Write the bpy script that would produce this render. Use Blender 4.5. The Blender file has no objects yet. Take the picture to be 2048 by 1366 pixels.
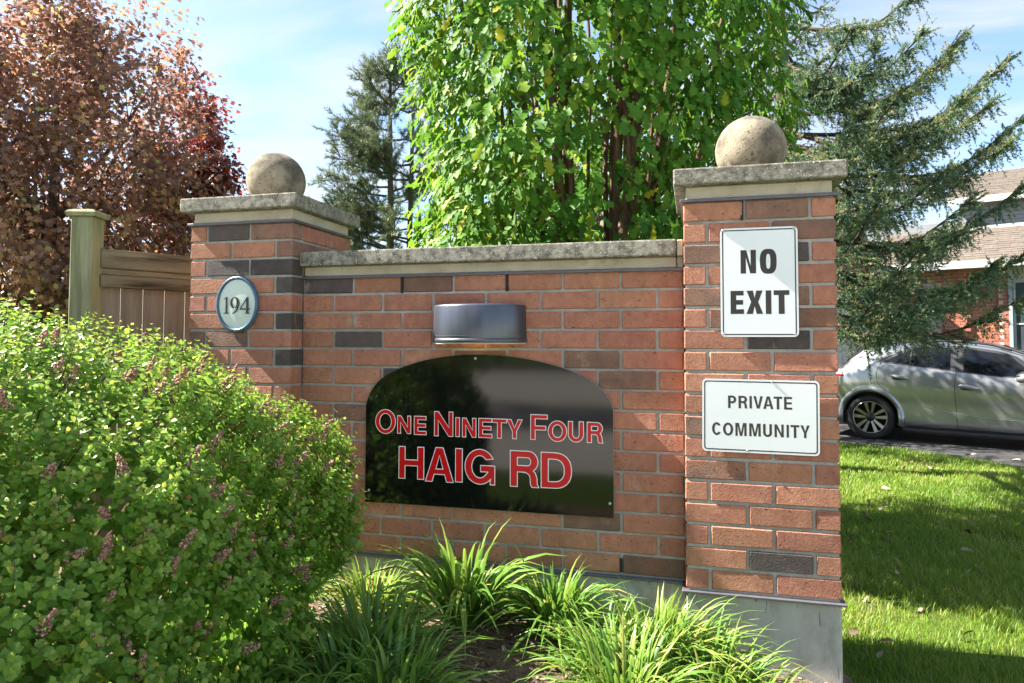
import bpy, bmesh, math, random
import numpy as np
from mathutils import Vector, Matrix
from mathutils.geometry import tessellate_polygon

SC = bpy.context.scene
COL = SC.collection
R = math.radians
rng = np.random.default_rng(7)
random.seed(7)

# ------------------------------------------------------------------ camera
CAM = np.array([1.9179, -3.0302, 1.44]); F = 1374.85; YAW, PITCH, ROLL, SY = -0.2575, 0.0410, 0.0026, -53.12
fw = np.array([math.sin(YAW)*math.cos(PITCH), math.cos(YAW)*math.cos(PITCH), math.sin(PITCH)])
rt0 = np.array([math.cos(YAW), -math.sin(YAW), 0.0]); up0 = np.cross(rt0, fw)
rt = rt0*math.cos(ROLL)+up0*math.sin(ROLL); up = -rt0*math.sin(ROLL)+up0*math.cos(ROLL)
FH = np.array([math.sin(YAW), math.cos(YAW), 0.0])
cd = bpy.data.cameras.new('camera'); cam = bpy.data.objects.new('camera', cd); COL.objects.link(cam)
cam.matrix_world = Matrix(((rt[0], up[0], -fw[0], CAM[0]), (rt[1], up[1], -fw[1], CAM[1]), (rt[2], up[2], -fw[2], CAM[2]), (0, 0, 0, 1)))
cd.sensor_width = 36; cd.lens = F/2048*36; cd.shift_y = SY/2048; cd.clip_start = 0.05; cd.clip_end = 3000
SC.camera = cam

# ------------------------------------------------------------------ sky, sun, exposure
SUN = np.array([-1.0, -0.062, 0.98]); SUN /= np.linalg.norm(SUN)
SKY_STRENGTH, SUN_STRENGTH, EXPOSURE = 0.060, 5.0, 2.4
w = bpy.data.worlds.new('World'); SC.world = w; w.use_nodes = True
nt = w.node_tree; nt.nodes.clear()
out = nt.nodes.new('ShaderNodeOutputWorld'); bg = nt.nodes.new('ShaderNodeBackground')
sky = nt.nodes.new('ShaderNodeTexSky'); sky.sky_type = 'NISHITA'; sky.sun_disc = False
sky.sun_elevation = math.asin(SUN[2]); sky.sun_rotation = math.atan2(SUN[0], SUN[1])
sky.air_density = 1.0; sky.dust_density = 0.3; sky.ozone_density = 2.2
tc = nt.nodes.new('ShaderNodeTexCoord'); sep = nt.nodes.new('ShaderNodeSeparateXYZ')
nt.links.new(tc.outputs['Generated'], sep.inputs[0])
def wmath(op, a, b=None):
    n = nt.nodes.new('ShaderNodeMath'); n.operation = op
    for i, v in enumerate((a, b)):
        if v is None: continue
        if isinstance(v, (int, float)): n.inputs[i].default_value = v
        else: nt.links.new(v, n.inputs[i])
    return n.outputs[0]
zc = wmath('ADD', wmath('MAXIMUM', sep.outputs[2], 0.0), 0.18)
comb = nt.nodes.new('ShaderNodeCombineXYZ')
nt.links.new(wmath('DIVIDE', sep.outputs[0], zc), comb.inputs[0]); nt.links.new(wmath('DIVIDE', sep.outputs[1], zc), comb.inputs[1])
mp = nt.nodes.new('ShaderNodeMapping'); mp.inputs['Rotation'].default_value = (0, 0, 0.5); mp.inputs['Scale'].default_value = (0.55, 1.15, 1); mp.inputs['Location'].default_value = (1.3, 0.4, 0)
nt.links.new(comb.outputs[0], mp.inputs[0])
cn = nt.nodes.new('ShaderNodeTexNoise'); cn.inputs['Scale'].default_value = 2.6; cn.inputs['Detail'].default_value = 7; cn.inputs['Roughness'].default_value = 0.55; cn.inputs['Distortion'].default_value = 0.5
nt.links.new(mp.outputs[0], cn.inputs[0])
cr = nt.nodes.new('ShaderNodeValToRGB'); cr.color_ramp.elements[0].position = 0.38; cr.color_ramp.elements[1].position = 0.66
cr.color_ramp.elements[0].color = (0.04, 0.04, 0.04, 1); cr.color_ramp.elements[1].color = (0.85, 0.85, 0.85, 1)
nt.links.new(cn.outputs['Fac'], cr.inputs[0])
mx = nt.nodes.new('ShaderNodeMix'); mx.data_type = 'RGBA'
nt.links.new(cr.outputs[0], mx.inputs['Factor']); nt.links.new(sky.outputs[0], mx.inputs['A']); mx.inputs['B'].default_value = (3.2, 3.35, 3.55, 1)
nt.links.new(mx.outputs['Result'], bg.inputs[0]); bg.inputs[1].default_value = SKY_STRENGTH
nt.links.new(bg.outputs[0], out.inputs[0])
ld = bpy.data.lights.new('sun', 'SUN'); ld.energy = SUN_STRENGTH; ld.angle = R(0.5); ld.color = (1, 0.93, 0.82)
sun = bpy.data.objects.new('sun', ld); COL.objects.link(sun)
sun.rotation_euler = Vector(-SUN).to_track_quat('-Z', 'Y').to_euler(); sun.location = (-20, -2, 20)
vs = SC.view_settings; vs.view_transform = 'Standard'; vs.look = 'None'; vs.exposure = EXPOSURE; vs.gamma = 1; vs.use_curve_mapping = False
SC.render.engine = 'CYCLES'; SC.cycles.use_denoising = True; SC.cycles.max_bounces = 8; SC.cycles.transparent_max_bounces = 12
SC.cycles.diffuse_bounces = 4; SC.cycles.sample_clamp_indirect = 6; SC.cycles.caustics_reflective = False; SC.cycles.caustics_refractive = False

# ------------------------------------------------------------------ pixel helpers (photo pixels, 2048 wide)
def ray(px, py): return fw + rt*(px-1024)/F - up*(py-683-SY)/F
def at(px, py, D): return CAM + ray(px, py)*D
def onY(px, py, Y):
    d = ray(px, py); return CAM + d*((Y-CAM[1])/d[1])
def cw(lat, dep, z=0.0):
    p = CAM + rt0*lat + FH*dep; return np.array([p[0], p[1], z])

# ------------------------------------------------------------------ materials
def mk(name, c1, c2=None, scale=8, rough=0.7, metal=0.0, spec=0.5, bump=None, bump2=None, rnd=0.0, c3=None, scale3=2.0, cut3=(0.5, 0.65), stretch=None, coat=0.0, detail=5, trans=0.0, hue=0.0, ramp=(0.35, 0.65), pits=None, grime=None):
    m = bpy.data.materials.new(name); m.use_nodes = True; t = m.node_tree; L = t.links.new
    b = t.nodes['Principled BSDF']; b.inputs['Roughness'].default_value = rough; b.inputs['Metallic'].default_value = metal
    b.inputs['Specular IOR Level'].default_value = spec; b.inputs['Coat Weight'].default_value = coat; b.inputs['Transmission Weight'].default_value = trans
    if coat: b.inputs['Coat Roughness'].default_value = 0.04
    tcn = t.nodes.new('ShaderNodeTexCoord'); oi = t.nodes.new('ShaderNodeObjectInfo')
    va = t.nodes.new('ShaderNodeVectorMath'); va.operation = 'MULTIPLY_ADD'; va.inputs[1].default_value = stretch or (1, 1, 1)
    sc = t.nodes.new('ShaderNodeMath'); sc.operation = 'MULTIPLY'; sc.inputs[1].default_value = 37.0; L(oi.outputs['Random'], sc.inputs[0])
    L(tcn.outputs['Object'], va.inputs[0]); L(sc.outputs[0], va.inputs[2])
    def noise(s, d=detail, r=0.6):
        n = t.nodes.new('ShaderNodeTexNoise'); n.inputs['Scale'].default_value = s; n.inputs['Detail'].default_value = d; n.inputs['Roughness'].default_value = r
        L(va.outputs[0], n.inputs['Vector']); return n.outputs['Fac']
    def mix(f, a, bb):
        n = t.nodes.new('ShaderNodeMix'); n.data_type = 'RGBA'
        if isinstance(f, float): n.inputs['Factor'].default_value = f
        else: L(f, n.inputs['Factor'])
        for k, v in (('A', a), ('B', bb)):
            if isinstance(v, tuple): n.inputs[k].default_value = (*v, 1)
            else: L(v, n.inputs[k])
        return n.outputs['Result']
    def rampf(f, lo, hi):
        n = t.nodes.new('ShaderNodeMapRange'); n.inputs['From Min'].default_value = lo; n.inputs['From Max'].default_value = hi; L(f, n.inputs['Value']); return n.outputs[0]
    c = None
    if c2 is not None: c = mix(rampf(noise(scale), *ramp), c1, c2)
    if c3 is not None: c = mix(rampf(noise(scale3, 6, 0.65), *cut3), c if c is not None else c1, c3)
    if grime:
        ge = t.nodes.new('ShaderNodeNewGeometry'); vg = t.nodes.new('ShaderNodeVectorMath'); vg.operation = 'MULTIPLY'; vg.inputs[1].default_value = (1, 1, 0.6); L(ge.outputs['Position'], vg.inputs[0])
        for gi, (gs, glo, ghi, gc, gf) in enumerate(grime):
            ng = t.nodes.new('ShaderNodeTexNoise'); ng.inputs['Scale'].default_value = gs; ng.inputs['Detail'].default_value = 7; ng.inputs['Roughness'].default_value = 0.68; L(vg.outputs[0], ng.inputs['Vector'])
            mm = t.nodes.new('ShaderNodeMath'); mm.operation = 'MULTIPLY'; mm.inputs[1].default_value = gf; L(rampf(ng.outputs['Fac'], glo, ghi), mm.inputs[0]); c = mix(mm.outputs[0], c, gc)
    if pits:
        vp = t.nodes.new('ShaderNodeVectorMath'); vp.operation = 'MULTIPLY'; vp.inputs[1].default_value = pits[3]; L(va.outputs[0], vp.inputs[0])
        npt = t.nodes.new('ShaderNodeTexNoise'); npt.inputs['Scale'].default_value = pits[0]; npt.inputs['Detail'].default_value = 2; L(vp.outputs[0], npt.inputs['Vector'])
        c = mix(rampf(npt.outputs['Fac'], pits[1], pits[1]+0.05), c, pits[2])
    if rnd or hue:
        h = t.nodes.new('ShaderNodeHueSaturation')
        if c is None: h.inputs['Color'].default_value = (*c1, 1)
        else: L(c, h.inputs['Color'])
        mr = t.nodes.new('ShaderNodeMapRange'); mr.inputs['To Min'].default_value = 1-rnd; mr.inputs['To Max'].default_value = 1+rnd; L(oi.outputs['Random'], mr.inputs['Value']); L(mr.outputs[0], h.inputs['Value'])
        if hue:
            fr = t.nodes.new('ShaderNodeMath'); fr.operation = 'FRACT'; m7 = t.nodes.new('ShaderNodeMath'); m7.operation = 'MULTIPLY'; m7.inputs[1].default_value = 13.7
            L(oi.outputs['Random'], m7.inputs[0]); L(m7.outputs[0], fr.inputs[0])
            mh = t.nodes.new('ShaderNodeMapRange'); mh.inputs['To Min'].default_value = 0.5-hue; mh.inputs['To Max'].default_value = 0.5+hue; L(fr.outputs[0], mh.inputs['Value']); L(mh.outputs[0], h.inputs['Hue'])
        c = h.outputs[0]
    if c is None: b.inputs['Base Color'].default_value = (*c1, 1)
    else: L(c, b.inputs['Base Color'])
    prev = None
    for bp in (bump, bump2):
        if bp is None: continue
        n = t.nodes.new('ShaderNodeBump'); n.inputs['Strength'].default_value = bp[1]; n.inputs['Distance'].default_value = bp[2]
        L(noise(bp[0], 4, 0.65), n.inputs['Height'])
        if prev: L(prev, n.inputs['Normal'])
        prev = n.outputs[0]
    if prev: L(prev, b.inputs['Normal'])
    return m

def leafmat(name, cols, trans=0.35, rough=0.45, spec=0.35, tsat=1.0):
    m = bpy.data.materials.new(name); m.use_nodes = True; t = m.node_tree; L = t.links.new
    b = t.nodes['Principled BSDF']; o = t.nodes['Material Output']; b.inputs['Roughness'].default_value = rough; b.inputs['Specular IOR Level'].default_value = spec
    a = t.nodes.new('ShaderNodeAttribute'); a.attribute_name = 'tint'
    r = t.nodes.new('ShaderNodeValToRGB'); L(a.outputs['Fac'], r.inputs[0])
    els = r.color_ramp.elements
    while len(els) < len(cols): els.new(0.5)
    for i, cc in enumerate(cols): els[i].position = cc[0]; els[i].color = (*cc[1], 1)
    L(r.outputs[0], b.inputs['Base Color'])
    tr = t.nodes.new('ShaderNodeBsdfTranslucent'); h = t.nodes.new('ShaderNodeHueSaturation'); h.inputs['Saturation'].default_value = tsat; h.inputs['Value'].default_value = 1.5; h.inputs['Hue'].default_value = 0.485
    L(r.outputs[0], h.inputs['Color']); L(h.outputs[0], tr.inputs['Color'])
    mxs = t.nodes.new('ShaderNodeMixShader'); mxs.inputs[0].default_value = trans
    L(b.outputs[0], mxs.inputs[1]); L(tr.outputs[0], mxs.inputs[2]); L(mxs.outputs[0], o.inputs[0])
    return m

M = {}
M['brick_red'] = mk('brick_red', (0.44, 0.20, 0.132), (0.355, 0.152, 0.10), 30, 0.85, spec=0.25, rnd=0.11, hue=0.006, c3=(0.55, 0.26, 0.17), scale3=9, cut3=(0.55, 0.8), bump=(120, 0.9, 0.007), bump2=(340, 0.7, 0.0022), stretch=(1, 1, 0.8), pits=(75, 0.665, (0.12, 0.05, 0.035), (0.8, 1, 2.2)), grime=((2.6, 0.48, 0.75, (0.16, 0.085, 0.06), 0.45), (9.0, 0.60, 0.78, (0.56, 0.44, 0.37), 0.55)))
M['brick_brown'] = mk('brick_brown', (0.26, 0.145, 0.105), (0.17, 0.10, 0.078), 14, 0.85, spec=0.25, rnd=0.18, c3=(0.32, 0.13, 0.08), scale3=6, cut3=(0.55, 0.7), bump=(120, 0.9, 0.007), bump2=(340, 0.7, 0.0022), pits=(75, 0.665, (0.05, 0.035, 0.03), (0.8, 1, 2.2)), grime=((2.6, 0.48, 0.75, (0.16, 0.085, 0.06), 0.45), (9.0, 0.60, 0.78, (0.56, 0.44, 0.37), 0.55)))
M['brick_dark'] = mk('brick_dark', (0.10, 0.078, 0.074), (0.066, 0.057, 0.058), 20, 0.8, spec=0.3, rnd=0.15, c3=(0.17, 0.12, 0.10), scale3=12, cut3=(0.6, 0.75), bump=(120, 0.9, 0.007), bump2=(340, 0.7, 0.0022), pits=(75, 0.665, (0.05, 0.035, 0.03), (0.8, 1, 2.2)), grime=((2.6, 0.48, 0.75, (0.16, 0.085, 0.06), 0.45), (9.0, 0.60, 0.78, (0.56, 0.44, 0.37), 0.55)))
M['mortar'] = mk('mortar', (0.40, 0.395, 0.375), (0.31, 0.31, 0.295), 40, 0.95, spec=0.1, bump=(300, 0.5, 0.002), grime=((3.0, 0.45, 0.7, (0.17, 0.155, 0.135), 0.6),))
M['stone'] = mk('stone', (0.34, 0.325, 0.275), (0.23, 0.22, 0.185), 12, 0.95, spec=0.15, c3=(0.075, 0.07, 0.06), scale3=40, cut3=(0.42, 0.64), bump=(150, 1.0, 0.004), bump2=(50, 0.7, 0.005), pits=(80, 0.62, (0.42, 0.40, 0.34), (1, 1, 1)), grime=((4, 0.50, 0.68, (0.075, 0.072, 0.062), 0.55),))
M['ballstone'] = mk('ballstone', (0.275, 0.24, 0.18), (0.185, 0.16, 0.12), 7, 0.95, spec=0.15, c3=(0.085, 0.075, 0.06), scale3=7, cut3=(0.48, 0.66), bump=(170, 1.0, 0.004), bump2=(45, 0.7, 0.006), pits=(90, 0.64, (0.05, 0.045, 0.035), (1, 1, 1)), grime=((5.5, 0.50, 0.66, (0.09, 0.082, 0.065), 0.65), (11, 0.60, 0.7, (0.42, 0.39, 0.27), 0.6)))
M['cream'] = mk('cream', (0.47, 0.43, 0.34), (0.38, 0.34, 0.26), 8, 0.9, spec=0.15, c3=(0.25, 0.22, 0.13), scale3=5, cut3=(0.58, 0.75), bump=(200, 0.3, 0.002), grime=((6, 0.52, 0.72, (0.22, 0.19, 0.12), 0.6),))
M['concrete'] = mk('concrete', (0.48, 0.475, 0.45), (0.37, 0.365, 0.345), 5, 0.9, spec=0.2, c3=(0.21, 0.205, 0.18), scale3=4, cut3=(0.5, 0.68), pits=(45, 0.66, (0.16, 0.155, 0.14), (1, 1, 0.4)), grime=((1.6, 0.45, 0.7, (0.20, 0.19, 0.165), 0.6), (7, 0.58, 0.75, (0.60, 0.59, 0.56), 0.5)), bump=(150, 0.4, 0.003), stretch=(1.0, 1.0, 0.5))
M['flash'] = mk('flash', (0.10, 0.095, 0.115), (0.13, 0.12, 0.14), 20, 0.45, metal=0.3)
M['dark'] = mk('dark', (0.012, 0.012, 0.012), rough=0.8)
M['signblack'] = mk('signblack', (0.004, 0.0045, 0.005), rough=0.07, spec=0.45)
M['edge'] = mk('edge', (0.35, 0.36, 0.37), rough=0.4)
M['red'] = mk('red', (0.56, 0.005, 0.010), rough=0.3, spec=0.3)
M['white'] = mk('white', (0.86, 0.88, 0.90), rough=0.3)
M['signwhite'] = mk('signwhite', (0.77, 0.80, 0.83), (0.72, 0.76, 0.80), 3, rough=0.35, spec=0.5)
M['vinyl'] = mk('vinyl', (0.022, 0.016, 0.014), rough=0.35)
M['screw'] = mk('screw', (0.45, 0.47, 0.5), rough=0.35, metal=0.8)
M['plaqueblue'] = mk('plaqueblue', (0.035, 0.09, 0.16), (0.05, 0.11, 0.18), 20, rough=0.35, spec=0.6)
M['plaqueface'] = mk('plaqueface', (0.62, 0.70, 0.66), rough=0.25)
M['ink'] = mk('ink', (0.012, 0.016, 0.02), rough=0.4)
M['lamp'] = mk('lamp', (0.075, 0.085, 0.11), (0.09, 0.10, 0.13), 6, rough=0.33, metal=0.6, spec=0.6, stretch=(6, 6, 0.3), bump=(30, 0.03, 0.002))
M['wood'] = mk('wood', (0.225, 0.20, 0.16), (0.16, 0.14, 0.115), 3.5, 0.9, spec=0.15, rnd=0.2, hue=0.01, c3=(0.10, 0.075, 0.05), scale3=2.2, cut3=(0.6, 0.8), stretch=(9, 9, 0.8), bump=(6, 0.5, 0.004))
M['woodgreen'] = mk('woodgreen', (0.29, 0.29, 0.185), (0.19, 0.20, 0.115), 3.5, 0.95, spec=0.1, rnd=0.1, c3=(0.115, 0.125, 0.065), scale3=2.0, cut3=(0.5, 0.72), stretch=(9, 9, 0.8), bump=(6, 0.5, 0.004))
M['woodrail'] = mk('woodrail', (0.22, 0.20, 0.135), (0.14, 0.125, 0.085), 3.5, 0.95, spec=0.1, rnd=0.2, c3=(0.05, 0.04, 0.028), scale3=2.0, cut3=(0.52, 0.7), stretch=(0.8, 9, 9), bump=(6, 0.5, 0.004))
M['bark'] = mk('bark', (0.17, 0.115, 0.08), (0.085, 0.058, 0.042), 9, 0.95, spec=0.1, stretch=(3, 3, 0.6), bump=(14, 0.8, 0.02), c3=(0.27, 0.20, 0.15), scale3=3, cut3=(0.55, 0.8))
M['barkgrey'] = mk('barkgrey', (0.17, 0.14, 0.115), (0.085, 0.07, 0.06), 9, 0.95, spec=0.1, stretch=(3, 3, 0.6), bump=(14, 0.8, 0.02))
M['sprucebark'] = mk('sprucebark', (0.10, 0.075, 0.06), (0.06, 0.045, 0.036), 12, 0.95, spec=0.1, bump=(20, 0.6, 0.01))
M['twig'] = mk('twig', (0.20, 0.135, 0.085), (0.12, 0.08, 0.05), 20, 0.9, spec=0.1)
M['lawn'] = mk('lawn', (0.10, 0.155, 0.025), (0.07, 0.11, 0.02), 6, 1.0, spec=0.05, c3=(0.10, 0.085, 0.04), scale3=1.4, cut3=(0.58, 0.75), bump=(60, 1.0, 0.03))
M['mulch'] = mk('mulch', (0.22, 0.155, 0.115), (0.10, 0.07, 0.052), 40, 1.0, spec=0.05, c3=(0.22, 0.16, 0.12), scale3=60, cut3=(0.58, 0.68), bump=(70, 1.0, 0.02))
M['chip'] = leafmat('chip', [(0, (0.08, 0.05, 0.037)), (0.5, (0.22, 0.155, 0.11)), (1, (0.42, 0.34, 0.27))], trans=0.0, rough=0.95, spec=0.1)
M['asphalt'] = mk('asphalt', (0.055, 0.055, 0.058), (0.035, 0.035, 0.038), 60, 0.9, spec=0.25, c3=(0.09, 0.088, 0.085), scale3=1.2, cut3=(0.5, 0.75), bump=(250, 0.6, 0.006))
M['roadgrey'] = mk('roadgrey', (0.50, 0.465, 0.43), (0.43, 0.40, 0.37), 30, 0.9, spec=0.2, c3=(0.53, 0.50, 0.46), scale3=0.3, cut3=(0.45, 0.7), bump=(200, 0.4, 0.005))

# leaves
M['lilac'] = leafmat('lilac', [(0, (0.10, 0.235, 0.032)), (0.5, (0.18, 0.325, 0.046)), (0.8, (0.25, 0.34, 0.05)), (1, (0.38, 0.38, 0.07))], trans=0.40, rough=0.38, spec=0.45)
M['spent'] = leafmat('spent', [(0, (0.24, 0.135, 0.105)), (0.6, (0.40, 0.235, 0.19)), (1, (0.50, 0.33, 0.29))], trans=0.1, rough=0.8, spec=0.1)
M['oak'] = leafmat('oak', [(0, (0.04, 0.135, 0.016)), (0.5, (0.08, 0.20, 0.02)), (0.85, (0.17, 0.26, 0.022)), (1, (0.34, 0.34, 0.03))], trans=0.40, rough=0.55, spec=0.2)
M['maple'] = leafmat('maple', [(0, (0.115, 0.068, 0.062)), (0.4, (0.215, 0.12, 0.088)), (0.7, (0.32, 0.17, 0.088)), (0.86, (0.40, 0.24, 0.09)), (1, (0.33, 0.34, 0.10))], trans=0.42, rough=0.4, spec=0.4, tsat=0.95)
M['mapler'] = leafmat('mapler', [(0, (0.10, 0.036, 0.038)), (0.5, (0.21, 0.072, 0.056)), (0.85, (0.33, 0.125, 0.065)), (1, (0.38, 0.21, 0.08))], trans=0.42, rough=0.4, spec=0.35, tsat=1.15)
M['spruce'] = leafmat('spruce', [(0, (0.045, 0.10, 0.062)), (0.5, (0.095, 0.165, 0.095)), (0.85, (0.19, 0.24, 0.10)), (1, (0.32, 0.27, 0.12))], trans=0.25, rough=0.5, spec=0.3)
M['pine'] = leafmat('pine', [(0, (0.06, 0.10, 0.05)), (0.6, (0.12, 0.17, 0.08)), (1, (0.22, 0.24, 0.10))], trans=0.15, rough=0.5, spec=0.3)
M['lily'] = leafmat('lily', [(0, (0.05, 0.15, 0.025)), (0.6, (0.13, 0.25, 0.04)), (0.9, (0.23, 0.32, 0.055)), (1, (0.36, 0.35, 0.11))], trans=0.36, rough=0.4, spec=0.45)
M['lilyshaded'] = leafmat('lilyshaded', [(0, (0.06, 0.155, 0.026)), (0.6, (0.125, 0.25, 0.038)), (1, (0.20, 0.31, 0.05))], trans=0.3, rough=0.4, spec=0.45)  # copy of the lily leaves with the bush's shade put into the green
M['grass'] = leafmat('grass', [(0, (0.075, 0.17, 0.016)), (0.6, (0.155, 0.255, 0.026)), (0.9, (0.25, 0.30, 0.04)), (1, (0.36, 0.31, 0.15))], trans=0.36, rough=0.5, spec=0.3)
M['hedge'] = leafmat('hedge', [(0, (0.018, 0.05, 0.012)), (0.6, (0.04, 0.09, 0.02)), (1, (0.08, 0.14, 0.03))], trans=0.25, rough=0.5, spec=0.3)

# ------------------------------------------------------------------ object helpers
def tag(o, label=None, cat=None, group=None, kind=None):
    if label: o['label'] = label
    if cat: o['category'] = cat
    if group: o['group'] = group
    if kind: o['kind'] = kind
    return o
def link(name, me, mat=None, parent=None, loc=None, rot=None):
    o = bpy.data.objects.new(name, me); COL.objects.link(o)
    if me is not None and mat is not None and len(me.materials) == 0: me.materials.append(M[mat] if isinstance(mat, str) else mat)
    if loc is not None: o.location = loc
    if rot is not None: o.rotation_euler = rot
    if parent is not None: o.parent = parent
    return o
def empty(name, loc, label, cat, group=None, rz=0.0):
    o = bpy.data.objects.new(name, None); COL.objects.link(o); o.location = loc; o.rotation_euler = (0, 0, rz); o.empty_display_size = 0.2
    return tag(o, label, cat, group)
def mesh_np(name, V, Fc, tint=None, smooth=False):
    me = bpy.data.meshes.new(name); V = np.asarray(V, dtype=np.float32)
    Fl = Fc if isinstance(Fc, list) else [Fc]
    Fl = [np.asarray(f, dtype=np.int32) for f in Fl if len(f)]
    me.vertices.add(len(V)); me.vertices.foreach_set('co', V.ravel())
    nl = sum(f.size for f in Fl); npol = sum(len(f) for f in Fl)
    me.loops.add(nl); me.loops.foreach_set('vertex_index', np.concatenate([f.ravel() for f in Fl]))
    me.polygons.add(npol); tot = np.concatenate([np.full(len(f), f.shape[1], dtype=np.int32) for f in Fl])
    st = np.concatenate([[0], np.cumsum(tot)[:-1]]).astype(np.int32)
    me.polygons.foreach_set('loop_start', st)
    try: me.polygons.foreach_set('loop_total', tot)
    except Exception: pass
    me.polygons.foreach_set('use_smooth', np.full(npol, bool(smooth)))
    if tint is not None:
        a = me.attributes.new('tint', 'FLOAT', 'POINT'); a.data.foreach_set('value', np.asarray(tint, dtype=np.float32))
    me.update(calc_edges=True); me.validate(); return me
def bm_mesh(name, bm, smooth=False):
    me = bpy.data.meshes.new(name); bm.normal_update(); bm.to_mesh(me); bm.free()
    if smooth: me.polygons.foreach_set('use_smooth', [True]*len(me.polygons))
    return me
def box_mesh(name, sx, sy, sz, bev=0.0, seg=1, jit=0.0, origin=(0, 0, 0)):
    bm = bmesh.new(); bmesh.ops.create_cube(bm, size=1)
    for v in bm.verts: v.co = Vector((v.co.x*sx, v.co.y*sy, v.co.z*sz))
    if bev: bmesh.ops.bevel(bm, geom=bm.edges[:], offset=bev, segments=seg, profile=0.6, affect='EDGES')
    for v in bm.verts: v.co += Vector((random.uniform(-jit, jit), random.uniform(-jit, jit), random.uniform(-jit, jit))) - Vector(origin)
    return bm_mesh(name, bm)
def box(name, x0, x1, y0, y1, z0, z1, mat, parent=None, bev=0.0, seg=1, base=None):
    me = box_mesh(name, x1-x0, y1-y0, z1-z0, bev, seg); c = Vector(((x0+x1)/2, (y0+y1)/2, (z0+z1)/2))
    if parent is not None: c -= parent.location
    return link(name, me, mat, parent, c)
def cat_rom(pts, n):
    P = np.asarray(pts, dtype=float); P = np.vstack([2*P[0]-P[1], P, 2*P[-1]-P[-2]]); outp = []
    segs = len(P)-3
    for s in np.linspace(0, segs-1e-6, n):
        i = int(s); t = s-i; p0, p1, p2, p3 = P[i:i+4]
        outp.append(0.5*((2*p1)+(-p0+p2)*t+(2*p0-5*p1+4*p2-p3)*t*t+(-p0+3*p1-3*p2+p3)*t**3))
    return np.array(outp)
class Acc:   # collects verts and faces of many pieces into one mesh
    def __init__(s): s.V = []; s.Q = []; s.T = []; s.t = []; s.n = 0
    def add(s, V, Q=None, T=None, tint=0.5):
        V = np.asarray(V, dtype=float); s.V.append(V)
        if Q is not None and len(Q): s.Q.append(np.asarray(Q)+s.n)
        if T is not None and len(T): s.T.append(np.asarray(T)+s.n)
        s.t.append(np.full(len(V), tint) if np.isscalar(tint) else np.asarray(tint)); s.n += len(V)
    def tube(s, P, rad, sides=6, tint=0.5, cap=True):
        P = np.asarray(P, dtype=float); n = len(P); rad = np.broadcast_to(rad, (n,))
        T = np.gradient(P, axis=0); T /= np.linalg.norm(T, axis=1)[:, None]+1e-9
        ref = np.array([0.31, 0.17, 0.93]) if abs(T[0][2]) < 0.8 else np.array([0.93, 0.2, 0.1])
        A = np.cross(T, ref); A /= np.linalg.norm(A, axis=1)[:, None]+1e-9; B = np.cross(T, A)
        an = np.linspace(0, 2*np.pi, sides, endpoint=False)
        V = P[:, None, :]+rad[:, None, None]*(np.cos(an)[None, :, None]*A[:, None, :]+np.sin(an)[None, :, None]*B[:, None, :])
        i = np.arange(n-1)[:, None]*sides; j = np.arange(sides)[None, :]; k = (j+1) % sides
        Q = np.stack([i+j, i+k, i+sides+k, i+sides+j], -1).reshape(-1, 4)
        V = V.reshape(-1, 3); T3 = None
        if cap:
            V = np.vstack([V, P[-1]]); e = (n-1)*sides; T3 = np.stack([e+np.arange(sides), e+(np.arange(sides)+1) % sides, np.full(sides, len(V)-1)], -1)
        s.add(V, Q, T3, tint)
    def box(s, c, sx, sy, sz, rot=None, tint=0.5):
        V = np.array([[x, y, z] for x in (-.5, .5) for y in (-.5, .5) for z in (-.5, .5)])*np.array([sx, sy, sz])
        if rot is not None: V = V@np.asarray(rot).T
        s.add(V+np.asarray(c), [[0, 1, 3, 2], [4, 6, 7, 5], [0, 4, 5, 1], [2, 3, 7, 6], [0, 2, 6, 4], [1, 5, 7, 3]], None, tint)
    def mesh(s, name, smooth=False):
        return mesh_np(name, np.vstack(s.V), [np.vstack(f) for f in (s.Q, s.T) if f], np.concatenate(s.t), smooth)
def nrm(v): return v/(np.linalg.norm(v, axis=-1, keepdims=True)+1e-9)
def frames(axis, normal):
    a = nrm(axis); s = nrm(np.cross(normal, a)); n = np.cross(a, s)
    return np.stack([s, a, n], -1)          # columns: side, along, normal
def scatter(tmplV, P, Mx, S):
    return (np.einsum('nij,vj->nvi', Mx, tmplV)*np.asarray(S)[:, None, None]+P[:, None, :])
def scatter_mesh(name, tmpl, P, Mx, S, tint):
    tv, tf = tmpl; n = len(P); V = scatter(tv, P, Mx, S).reshape(-1, 3)
    Fs = [(np.asarray(f)[None]+(np.arange(n)*len(tv))[:, None, None]).reshape(-1, np.asarray(f).shape[1]) for f in tf]
    return mesh_np(name, V, Fs, np.repeat(tint, len(tv)), True)

# ------------------------------------------------------------------ leaf templates (length 1 along +y, normal +z)
def strip_leaf(st, fold=0.12, curl=-0.18):
    V = []; 
    for t, hw in st:
        z = curl*t*t
        V += [(-hw, t, z+fold*hw*2), (0, t, z), (hw, t, z+fold*hw*2)]
    n = len(st); Q = []
    for i in range(n-1):
        a = i*3; Q += [(a, a+1, a+4, a+3), (a+1, a+2, a+5, a+4)]
    return np.array(V), [np.array(Q)]
LILAC = (np.array([(0, 0, 0), (-.35, .24, .11), (0, .24, -.01), (.35, .24, .11), (-.37, .6, .07), (0, .6, -.05), (.37, .6, .07), (0, 1, -.14)]), [np.array([(0, 2, 1), (0, 3, 2), (4, 5, 7), (5, 6, 7)]), np.array([(1, 2, 5, 4), (2, 3, 6, 5)])])
OAKL = strip_leaf([(0, 0.012), (0.26, 0.15), (0.36, 0.07), (0.55, 0.25), (0.65, 0.13), (0.84, 0.27), (1, 0.03)], 0.13, -0.26)
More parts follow.
